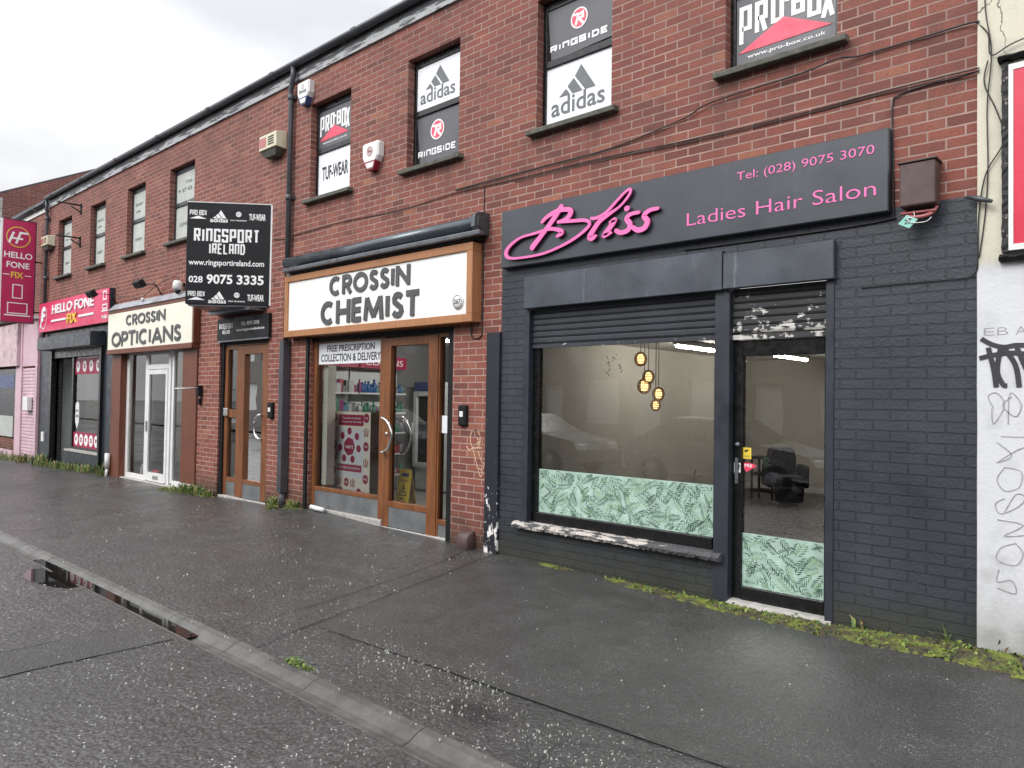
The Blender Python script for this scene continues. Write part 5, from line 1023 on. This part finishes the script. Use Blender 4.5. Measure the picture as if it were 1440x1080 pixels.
def fluor(label, x, y0, y1, z, m='tube'):
    th = thing('fluorescent_light', label, 'light', (x, y0, z)); g = MB(Frame((0, 0, 0), (1, 0, 0), (0, 0, 1), (0, 1, 0))); g.box(x-.05, x+.05, z+.035, z+.085, y0, y1); g.build('batten', M['white'], th); g = MB(Frame((0, 0, 0), (1, 0, 0), (0, 0, 1), (0, 1, 0))); g.tube([(x, z+.015, y0+.03), (x, z+.015, y1-.03)], .019, 10); g.build('tube', M[m], th)
fluor('lit fluorescent tube on the salon ceiling seen through the window', -5.05, 3.1, 4.5, 2.36); fluor('lit fluorescent tube on the salon ceiling seen through the door', -4.75, 5.6, 7.0, 2.36)
fluor('lit fluorescent tube on the chemist ceiling near the door', -8.0, 1.2, 2.6, 2.45, 'tube_strong'); fluor('lit fluorescent tube deep inside the opticians', -15.0, 1.2, 2.6, 2.45, 'tube_strong')
PEN = [(-4.394, 2.081, .066, 'topmost'), (-4.293, 1.885, .062, 'second from the top'), (-4.345, 1.785, .070, 'middle'), (-4.167, 1.701, .062, 'second from the bottom'), (-4.201, 1.579, .052, 'lowest')]
for x, z, r, nm in PEN:
    th = thing('pendant_lamp', 'amber woven glass pendant lamp in the salon window, %s of five' % nm, 'lamp', (x, 1.2, z), 'pendant lamps in the salon window')
    fp = Frame((0, 1.2, 0), (1, 0, 0), (0, 0, 1), (0, 1, 0))
    g = MB(fp); g.tube([(x, z+r, 0), (x, 2.46, 0)], .004, 6); g.build('cord', M['cable'], th)
    g = MB(fp)
    for k in range(10):
        a = 3.1416*k/10; g.tube([(x+r*math.sin(t)*math.cos(a)*1.05, z+r*math.cos(t)*1.2, r*math.sin(t)*math.sin(a)*1.05) for t in [6.283*i/20 for i in range(21)]], .0032, 4, False)
    for hh in (-.7, -.35, 0, .35, .7):
        q = math.sqrt(1-hh*hh)*r*1.05; g.tube([(x+q*math.cos(6.283*i/16), z+hh*r*1.2, q*math.sin(6.283*i/16)) for i in range(17)], .004, 4, False)
    g.build('shade', M['amber'], th)
    g = MB(fp); g.lathe(x, z, 0, [(0, -.8*r), (.45*r, -.65*r), (.62*r, 0), (.45*r, .6*r), (.15*r, .9*r), (0, .95*r)], 12); g.build('bulb', M['bulb'], th)
# salon chair
ct = thing('salon_chair', 'black padded salon chair with a towel in the back of the hair salon', 'chair', (-4.75, 6.2, 0)); X, Y = -4.80, 6.2
fc = Frame((X, Y, 0), (.56, .42, 0), (0, 0, .92), (.42, -.56, 0))
g = MB(fc); g.lathe(0, 0, 0, [(.30, 0), (.30, .03), (.05, .06), (.04, .36), (.1, .4)], 18); g.build('base', M['grey_metal'], ct)
g = MB(fc); g.box(-.36, .36, .30, .52, -.34, .36); g.build('seat', M['matt_black'], ct, bevel=.06); g = MB(fc); g.loft([[(-.34, .45, -.20), (.34, .45, -.20), (.34, .45, -.40), (-.34, .45, -.40)], [(-.33, .80, -.24), (.33, .80, -.24), (.33, .80, -.46), (-.33, .80, -.46)], [(-.30, .98, -.30), (.30, .98, -.30), (.30, .98, -.46), (-.30, .98, -.46)]]); g.build('backrest', M['matt_black'], ct, bevel=.05)
for s_ in (-1, 1):
    g = MB(fc); g.box(s_*.40-.07, s_*.40+.07, .30, .70, -.32, .30); g.build('armrest', M['matt_black'], ct, bevel=.04)
g = MB(fc); g.loft([[(-.30, .06, .25), (.30, .06, .25), (.30, .06, .46), (-.30, .06, .46)], [(-.33, .34, .24), (.33, .34, .24), (.33, .34, .40), (-.33, .34, .40)]]); g.build('leg_rest', M['matt_black'], ct, bevel=.04)
g = MB(fc); g.tube([tuple(p) for p in curve([(-.46, .62, .2), (-.50, .74, .1), (-.44, .80, -.02), (-.38, .70, .05)], 5)], .035, 8); g.build('towel', M['dark_green'], ct)
th = thing('salon_trolley', 'black salon trolley standing beside the padded chair', 'trolley', (-5.3, 6.6, 0)); g = MB(Frame((-5.3, 6.6, 0)))
for z in (.12, .40, .68): g.box(-.2, .2, z, z+.04, -.17, .17)
for a in (-.18, .18):
    for b in (-.15, .15): g.box(a-.015, a+.015, .05, .72, b-.015, b+.015)
g.build('shelf_frame', M['matt_black'], th); g = MB(Frame((-5.3, 6.6, 0)))
for a in (-.18, .18):
    for b in (-.15, .15): g.lathe(a, .025, b, [(0, -.025), (.02, -.02), (.025, 0), (.02, .02), (0, .025)], 8)
g.build('castor', M['matt_black'], th)
# chemist display stand, wet floor sign, fridge, shelving with stock
st = thing('card_display', 'cream card display stand covered in round maroon prints behind chemist glass', 'display stand', (-8.57, .48, .04))
g = MB(); g.box(-9.02, -8.12, .04, 1.42, -.56, -.402); g.build('box', M['cardboard'], st); g = MB(); g.box(-9.02, -8.12, .04, 1.42, -.40, -.396); g.build('face', M['card_cream'], st)
pa = lambda a: -9.02+.9*a
pb = lambda b: .04+1.38*(1-b)
g = MB(); g2 = MB(); g3 = MB(); g3.box(pa(.16), pa(.86), pb(.66), pb(.17), -.3955, -.395); g3.build('panel', M['poster_white'], st)
for a, b, r in ((.08, .06, .085), (.9, .06, .085), (.08, .34, .085), (.9, .34, .085), (.08, .60, .08), (.9, .66, .085), (.42, .71, .08), (.28, .81, .08), (.74, .80, .08), (.10, .90, .08), (.64, .93, .08)):
    g.disc(pa(a), pb(b), r*.72, r*.76, -.395, -.3935, 16); g2.text('help', pa(a)-.04, pa(a)+.04, pb(b)-.02, pb(b)+.02, -.3933, .001, .0)
for a, b in ((.48, .195), (.30, .245), (.67, .245), (.24, .365), (.72, .365), (.35, .47), (.57, .475)): g.disc(pa(a), pb(b), .05, .052, -.3945, -.3933, 12)
g.disc(pa(.48), pb(.35), .13, .13, -.3945, -.3935, 7); g.box(pa(.2), pa(.83), pb(.14), pb(.03), -.395, -.3935); g.box(pa(.17), pa(.8), pb(.60), pb(.53), -.395, -.3935); g.build('roundel', M['maroon'], st)
g2.text('The more we all tell,', pa(.28), pa(.76), pb(.078), pb(.052), -.3933, .001, .01); g2.text('the greater the help', pa(.26), pa(.78), pb(.115), pb(.09), -.3933, .001, .01); g2.text('wear it', pa(.38), pa(.58), pb(.37), pb(.33), -.3933, .001, .02); g2.text('GET THE VACCINATION', pa(.21), pa(.76), pb(.575), pb(.555), -.3933, .001, .01); g2.build('lettering', M['white_print'], st)
g = MB()
for a, b in ((.08, .19), (.9, .20), (.08, .47), (.9, .50), (.22, .70), (.58, .71), (.10, .77), (.46, .87), (.36, .96), (.86, .93)):
    for k in (-1, 0, 1): g.ribbon([(pa(a)+k*.03, pb(b)-.06), (pa(a)+k*.045, pb(b)+.06-abs(k)*.02)], .02, -.395, -.394+.0002*k)
g.build('hand_print', M['rust'], st)
ws = thing('wet_floor_sign', 'yellow folding wet floor sign behind the chemist door glass', 'sign', (-8.0, .95, .03))
for s, nm in ((1, 'front'), (-1, 'back')):
    fr = Frame((-8.06, .98-s*.10, .03), (1, 0, 0), (0, s*.17, .985), (0, -s*.985, s*.17)); g = MB(fr); g.prism([(-.15, .0), (-.07, 0), (-.05, .05), (.05, .05), (.07, 0), (.15, 0), (.13, .60), (-.13, .60)], -.012, 0); pn = g.build('panel', M['wet_yellow'], ws, bevel=.004)
    if s == 1:
        g = MB(fr); g.ribbon([(-.08, .24), (0, .39), (.08, .24)], .014, .0005, .002, True); g.ribbon([(-.03, .26), (.0, .31), (.035, .27)], .015, .0005, .002); g.disc(.0, .335, .014, .014, .0005, .002, 10); g.text('WET', -.06, .06, .175, .21, .0005, .0015, .02); g.text('FLOOR', -.085, .085, .125, .16, .0005, .0015, .02); g.text('CAUTION', -.08, .08, .43, .45, .0005, .0015, .02); g.build('print', M['black_print'], pn); g = MB(fr); g.box(-.075, .075, .50, .55, .0005, .002); g.build('label', M['blue'], pn)
fg = thing('drinks_fridge', 'tall white glass door fridge standing inside the chemist', 'fridge', (-9.5, 2.9, .03))
f = MB(); X0, X1, Yf = -9.85, -9.2, 2.6; f.box(X0, X1, .06, 1.90, -3.2, -2.67); f.build('cabinet', M['fridge'], fg, bevel=.01)
f = MB(); f.box(X0, X0+.08, .45, 1.74, -2.67, -2.6); f.box(X1-.08, X1, .45, 1.74, -2.67, -2.6); f.box(X0+.08, X1-.08, 1.66, 1.74, -2.67, -2.6); f.box(X0+.08, X1-.08, .45, .53, -2.67, -2.6); d_ = f.build('door', M['fridge'], fg, bevel=.006)
f = MB(); f.box(X0+.08, X1-.08, .53, 1.66, -2.665, -2.655); f.build('glass', M['dark_room'], d_); f = MB(); f.tube([(X0+.04, 1.2, -2.56), (X0+.04, .9, -2.56)], .014, 8); f.build('handle', M['white'], d_)
f = MB(); f.box(X0, X1, 1.75, 1.90, -2.669, -2.62); f.build('header', M['blue'], fg); f = MB()
for k in range(5): f.box(X0+.03, X1-.03, .10+k*.055, .14+k*.055, -2.669, -2.65)
f.build('grille', M['fridge'], fg)
rgp = random.Random(5)
def shelving(label, x0, x1, y0, y1, axis, zs):
    sh = thing('shelf_unit', label, 'shelf', ((x0+x1)/2, (y0+y1)/2, .03), 'shelf units in the chemist'); g = MB(); 
    if axis == 'y': g.box(x0, x0+.02, .03, 2.3, -y1, -y0)
    else: g.box(x0, x1, .03, 2.3, -y1, -y1+.02)
    g.build('back_panel', M['pale_wall'], sh); g = MB()
    for z in zs: g.box(x0+.021, x1, z-.025, z, -y1+.021, -y0)
    g.build('shelf', M['white'], sh)
    g = MB(); g.box(x0+.021, x1, 2.1, 2.3, -y1+.021, -y0); hd = g.build('header', M['maroon'], sh)
    if y0 > 1: g = MB(Frame((x1, 0, 0), (0, 1, 0), (0, 0, 1), (1, 0, 0))); g.text('CLARINS', y0+.1, y1-.1, 2.15, 2.25, .001, .002, .0); g.build('lettering', M['white_print'], hd)
    return sh
ZS = (.35, .70, 1.05, 1.38, 1.70)
shelving('shelf unit of boxed goods along the left wall of the chemist', -10.08, -9.75, .55, 1.40, 'y', ZS); shelving('shelf unit of bottles with a maroon header farther along the chemist wall', -10.08, -9.78, 1.43, 2.40, 'y', ZS)
def stock(x, y, z, kind):
    h = rgp.uniform(.10, .22); r = rgp.uniform(.022, .05); g = MB(Frame((0, 0, 0), (1, 0, 0), (0, 0, 1), (0, 1, 0)))
    m = rgp.choice(PROD)
    if kind == 'bottle': g.lathe(x, z, y, [(r*.8, .0), (r, .01), (r, h*.65), (r*.4, h*.78), (r*.4, h*.9), (r*.45, h*.9), (r*.45, h), (0, h)], 8)
    else: g.box(x-r*1.2, x+r*1.2, z, z+h, y-r, y+r)
    return g, m
cnt = 0
for z in ZS:
    for i in range(13):
        y = .60+i*.060; g, m = stock(-9.83, y, z, 'box'); tag(g.build('product_box', m), 'boxed product on the left wall shelves of the chemist', 'box', 'boxes on the chemist shelves')
    for i in range(16):
        y = 1.46+i*.058; g, m = stock(-9.84, y, z, 'bottle'); tag(g.build('product_bottle', m), 'bottle on the shelves under the maroon header in the chemist', 'bottle', 'bottles on the chemist shelves')
mb = MB(); mb.box(-8.915, -8.80, .40, 2.06, -.30, -.17); mb.build('window_reveal', M['cream'], ter)
g = MB(); g.box(-6.37, -6.22, 1.22, 1.42, -.098, -.094); g2 = MB()
tag(g.build('paper_notice', M['poster_white']), 'white paper notice on the narrow glass beside the chemist door', 'notice')
g = MB(); g.lathe(-8.98, .06, -.30, [(.06, 0), (.06, .38), (.03, .46), (.02, .52), (0, .53)], 14); tag(g.build('fire_extinguisher', M['red_print']), 'red fire extinguisher just inside the chemist window', 'extinguisher')
for (y0, y1, z0, z1), lab in zip(((.42, .60, 1.32, 1.74), (.80, .92, 1.55, 1.76), (.80, .92, 1.28, 1.48), (.42, .60, .82, 1.05)), ('larger dark framed picture on the gym hall wall', 'small dark picture highest on the gym hall wall', 'small dark picture below the highest one in the gym hall', 'lowest dark picture on the gym hall wall')):
    g = MB(); g.box(-11.998, -11.97, z0, z1, -y1, -y0); tag(g.build('framed_picture', M['matt_black']), lab, 'picture')
for x, h, m, lab in ((-15.35, .26, 'white', 'white bottle standing in the left opticians window'), (-15.48, .2, 'matt_black', 'small black bottle in the corner of the opticians window')):
    g = MB(); g.lathe(x, -.02, -.3, [(.05, 0), (.055, .02), (.05, h*.7), (.02, h*.85), (.02, h)], 12); tag(g.build('window_bottle', M[m]), lab, 'bottle')
for x, h, m, lab in ((-13.35, .22, 'tag_green', 'pale blue box in the right opticians window'), (-13.15, .16, 'poster_white', 'short white box in the right opticians window'), (-13.0, .34, 'white', 'tall white box in the right opticians window')):
    g = MB(); g.box(x-.08, x+.07, -.02, h, -.42, -.28); tag(g.build('display_box', M[m], bevel=.006), lab, 'box')
g = MB(); g.prism_u([(-.25, -.02), (-.45, -.02), (-.45, .13)], -15.2, -14.9); tag(g.build('display_wedge', M['red_print']), 'red display wedge on the floor of the opticians window', 'display')
th = thing('glass_table', 'round dark table inside the opticians', 'table', (-14.6, 1.4, 0)); g = MB(); g.lathe(-14.9, .72, -1.4, [(.0, 0), (.4, 0), (.4, .03), (0, .03)], 24); g.build('table_top', M['matt_black'], th); g = MB(); g.lathe(-14.9, -.02, -1.4, [(.22, 0), (.2, .03), (.03, .06), (.03, .74)], 16); g.build('pedestal', M['chrome'], th)
g = MB(); g.tube([(-8.86, .115, .02), (-8.70, .105, .03), (-8.55, .10, .02)], [.03, .034, .03], 9); tag(g.build('cloth_roll', M['white']), 'small white rolled cloth lying at the chemist window plinth', 'cloth')

# ------------------------------------------------------------------ weeds and moss along the walls
def inwall(x): return gz(x, -.02)
ms = MB(GND); ws_ = MB(GND)
def tuft(x, y, n, h, spread, cols=(0, 0, 1)):
    z = gz(x, y)
    for i in range(n):
        a = random.uniform(0, 6.283); r = random.random()**.5*spread; bx, by = x+r*math.cos(a), min(-.01, y+r*.5*math.sin(a)); hh = h*random.uniform(.4, 1); ln = random.uniform(.2, 1.1)*hh; b = random.uniform(0, 6.283); wd = random.uniform(.003, .008)
        dx, dy = math.cos(b), math.sin(b); px, py = -dy*wd, dx*wd; ws_.mat(random.choice(cols))
        k = ws_.addv([(bx+px, by+py, z), (bx-px, by-py, z), (bx+dx*ln*.4-px*1.3, min(-.004, by+dy*ln*.4)-py*1.3, z+hh*.7), (bx+dx*ln*.4+px*1.3, min(-.004, by+dy*ln*.4)+py*1.3, z+hh*.7), (bx+dx*ln, min(-.004, by+dy*ln), z+hh)])
        ws_.face([k, k+1, k+2, k+3]); ws_.face([k+3, k+2, k+4])
def herb(x, y, n, h, spread):
    z = gz(x, y)
    for i in range(n):
        a = random.uniform(0, 6.283); r = random.random()**.5*spread; bx, by = x+r*math.cos(a), min(-.015, y+r*.6*math.sin(a)); zz = z+h*random.random()*(1-.6*r/spread); s = random.uniform(.006, .017); b = random.uniform(0, 6.283); tl = random.uniform(-.5, .9); ws_.mat(random.choice((0, 0, 1)))
        c, d_ = math.cos(b), math.sin(b)
        ws_.quad((bx, by, zz), (bx+c*s-d_*s*.5, by+d_*s+c*s*.5, zz+s*tl), (bx+c*s*2, by+d_*s*2, zz+s*tl*1.5), (bx+c*s+d_*s*.5, by+d_*s-c*s*.5, zz+s*tl))
def moss_patch(x, y, rx, ry):
    n = 9; z0 = [random.uniform(.7, 1.2) for _ in range(n)]
    pts = [(x+rx*z0[i]*math.cos(6.283*i/n), min(-.003, y+ry*z0[i]*math.sin(6.283*i/n))) for i in range(n)]
    k = ms.addv([(x, min(-.003, y), gz(x, y)+.012+random.random()*.012)]+[(p[0], p[1], gz(*p)+.003) for p in pts])
    ms.smooth = True
    for i in range(n): ms.face([k, k+1+i, k+1+(i+1) % n])
for i in range(3400):
    t = random.random()**.8; x = -5.15+4.6*t; wdt = .06+.32*max(0, (x+4.7)/3.6)**1.2
    if noise.noise(Vector((x*2.3, 4, 2)))+.35+.25*(x+3) < random.random()*.8: continue
    y = -random.random()**1.4*wdt-.008; moss_patch(x, y, random.uniform(.008, .036), random.uniform(.008, .024))
    if random.random() < .16: herb(x, y, random.randint(4, 9), .018, .03)
    if random.random() < .07 and x > -4.2: tuft(x, y, random.randint(2, 5), random.uniform(.02, .05), .025)
for x, n in ((-1.75, 7), (-1.2, 6), (-.9, 5)): tuft(x, -.04, n, .11, .05, (0, 1, 2))
for x, y, n, h, s in ((-9.75, -.10, 120, .15, .12), (-9.62, -.16, 90, .07, .12), (-9.25, -.08, 100, .12, .16), (-12.75, -.14, 150, .10, .28), (-12.4, -.12, 170, .16, .22), (-12.05, -.10, 160, .14, .25), (-11.75, -.08, 80, .10, .12), (-13.1, -.2, 90, .06, .18), (-16.4, -.08, 120, .22, .2), (-17.2, -.12, 160, .16, .4), (-18.0, -.15, 200, .14, .45), (-18.8, -.15, 160, .13, .35), (-19.6, -.16, 120, .16, .35), (-20.3, -.16, 160, .26, .35), (-21.3, -.22, 160, .22, .35), (-22.4, -.22, 200, .16, .5), (-23.6, -.2, 200, .2, .6), (-24.6, -.2, 200, .2, .6)):
    herb(x, y, n*2, h, s); tuft(x, y, n//2, h*1.25, s*.8, (0, 0, 1, 2))
    for i in range(8): moss_patch(x+random.uniform(-s, s), y+random.uniform(-.05, .05), .07, .04)
tuft(-4.25, -3.10, 36, .028, .09, (0, 1)); tuft(-4.08, -3.10, 20, .022, .06, (1, 1))
herb(-4.15, -3.10, 50, .02, .1)
tag(ms.build('moss', M['moss']), label='green moss spread along the foot of the walls', kind='stuff')
tag(ws_.build('weeds', [M['grass'], M['grass_y'], M['straw']], recalc=False), label='low green weeds growing where pavement meets the walls', kind='stuff')

# ------------------------------------------------------------------ the other side of the street, seen only as reflections
ob = thing('opposite_terrace', 'pale rendered terrace across the road reflected in the shop windows', 'building', (-10, -15, 0))
fo = Frame((0, -15, 0), (1, 0, 0), (0, 0, 1), (0, 1, 0)); g = MB(fo); hl = []
for i in range(16): hl += [(-40+i*4+.6, -40+i*4+1.6, 3.6, 5.0, .12), (-40+i*4+2.4, -40+i*4+3.4, 3.6, 5.0, .12), (-40+i*4+.5, -40+i*4+1.9, .9, 2.4, .12), (-40+i*4+2.6, -40+i*4+3.5, -.2, 2.2, .12)]
wall_face(g, -40, 24, -.3, 6, hl); g.build('wall', plain('pebble_dash', (.19, .18, .165), .9, var=.25, scale=8, bump=.5), ob, recalc=False)
g = MB(fo); g.box(-40, 24, -.3, 6, -.3, -.16); g.build('window_backing', M['pale_wall'], ob); g = MB(fo); g.prism_u([(.25, 5.95), (-4, 8.2), (-8, 5.95)], -40, 24); g.build('roof', M['slate'], ob)
tag(sheet([-60, 40], [-15, -12.2], lambda x, y: -.04).build('opposite_pavement', M['asphalt']), kind='structure')
paint = plain('silver_car_paint', (.42, .43, .45), .22, .6, var=.03, bump=.0)
def make_car():
    c = thing('parked_car', 'silver hatchback parked across the road, reflected in the salon window', 'car', (0, 0, ROAD_Z), 'cars parked across the road')
    FR = Frame((0, 0, ROAD_Z), (1, 0, 0), (0, 0, 1), (0, -1, 0))
    prof = [(-2.05, .35), (-2.08, .62), (-1.95, .82), (-1.0, .98), (-.35, 1.40), (.9, 1.44), (1.75, 1.05), (2.0, .95), (2.05, .55), (1.98, .33)]
    def rg(w, k): return [(x, .33+(z-.33)*(1 if z < 1. else k), w) for x, z in prof]
    low = [(x, min(z, .98)) for x, z in prof]
    g = MB(FR); g.smooth = False
    g.loft([[(x*.97, z, -.80) for x, z in low], [(x, z, -.86) for x, z in low], [(x, z, .86) for x, z in low], [(x*.97, z, .80) for x, z in low]])
    g.loft([[(-.34, 1.405, -.58), (.9, 1.445, -.58), (.9, 1.445, .58), (-.34, 1.405, .58)], [(-.28, 1.43, -.54), (.84, 1.47, -.54), (.84, 1.47, .54), (-.28, 1.43, .54)]]); g.build('body', paint, c, bevel=.04)
    g = MB(FR); g.loft([[(-1.0, .981, -.78), (1.72, .981, -.78), (1.72, .981, .78), (-1.0, .981, .78)], [(-.36, 1.404, -.60), (.93, 1.44, -.60), (.93, 1.44, .60), (-.36, 1.404, .60)]]); g.build('windows', M['black'], c, bevel=.03)
    for x in (-1.3, 1.28):
        for s in (-1, 1):
            g = MB(FR); g.lathe(x, .31, s*.80-.09, [(.0, 0), (.29, 0), (.31, .03), (.31, .15), (.29, .18), (0, .18)], 22, 'w'); wh = g.build('wheel', M['matt_black'], c); g = MB(FR); g.lathe(x, .31, s*.80-.095, [(0, 0), (.19, 0), (.2, .02), (.2, .17), (.19, .19), (0, .19)], 16, 'w'); g.build('rim', M['grey_metal'], wh)
    for s in (-1, 1):
        g = MB(FR); g.box(-2.085, -1.93, .62, .76, s*.62-.16, s*.62+.16); g.build('headlight', M['white'], c, bevel=.02)
    return c
car = make_car()
def copy_tree(o, p=None):
    c = o.copy(); COL.objects.link(c)
    if p: c.parent = p
    for ch_ in list(o.children): copy_tree(ch_, c)
    return c
spots = [((-6.9, -8.3), 'silver hatchback parked across the road, reflected in the salon door'), ((-12.2, -8.3), 'silver hatchback parked across the road, reflected in the salon window'), ((-18.0, -8.3), 'silver hatchback parked across the road, reflected in the chemist door')]
for i, ((x, y), lab) in enumerate(spots):
    o = car if i == 0 else copy_tree(car)
    o.location = (x, y, ROAD_Z); o.rotation_euler.z = math.pi; o['label'] = lab
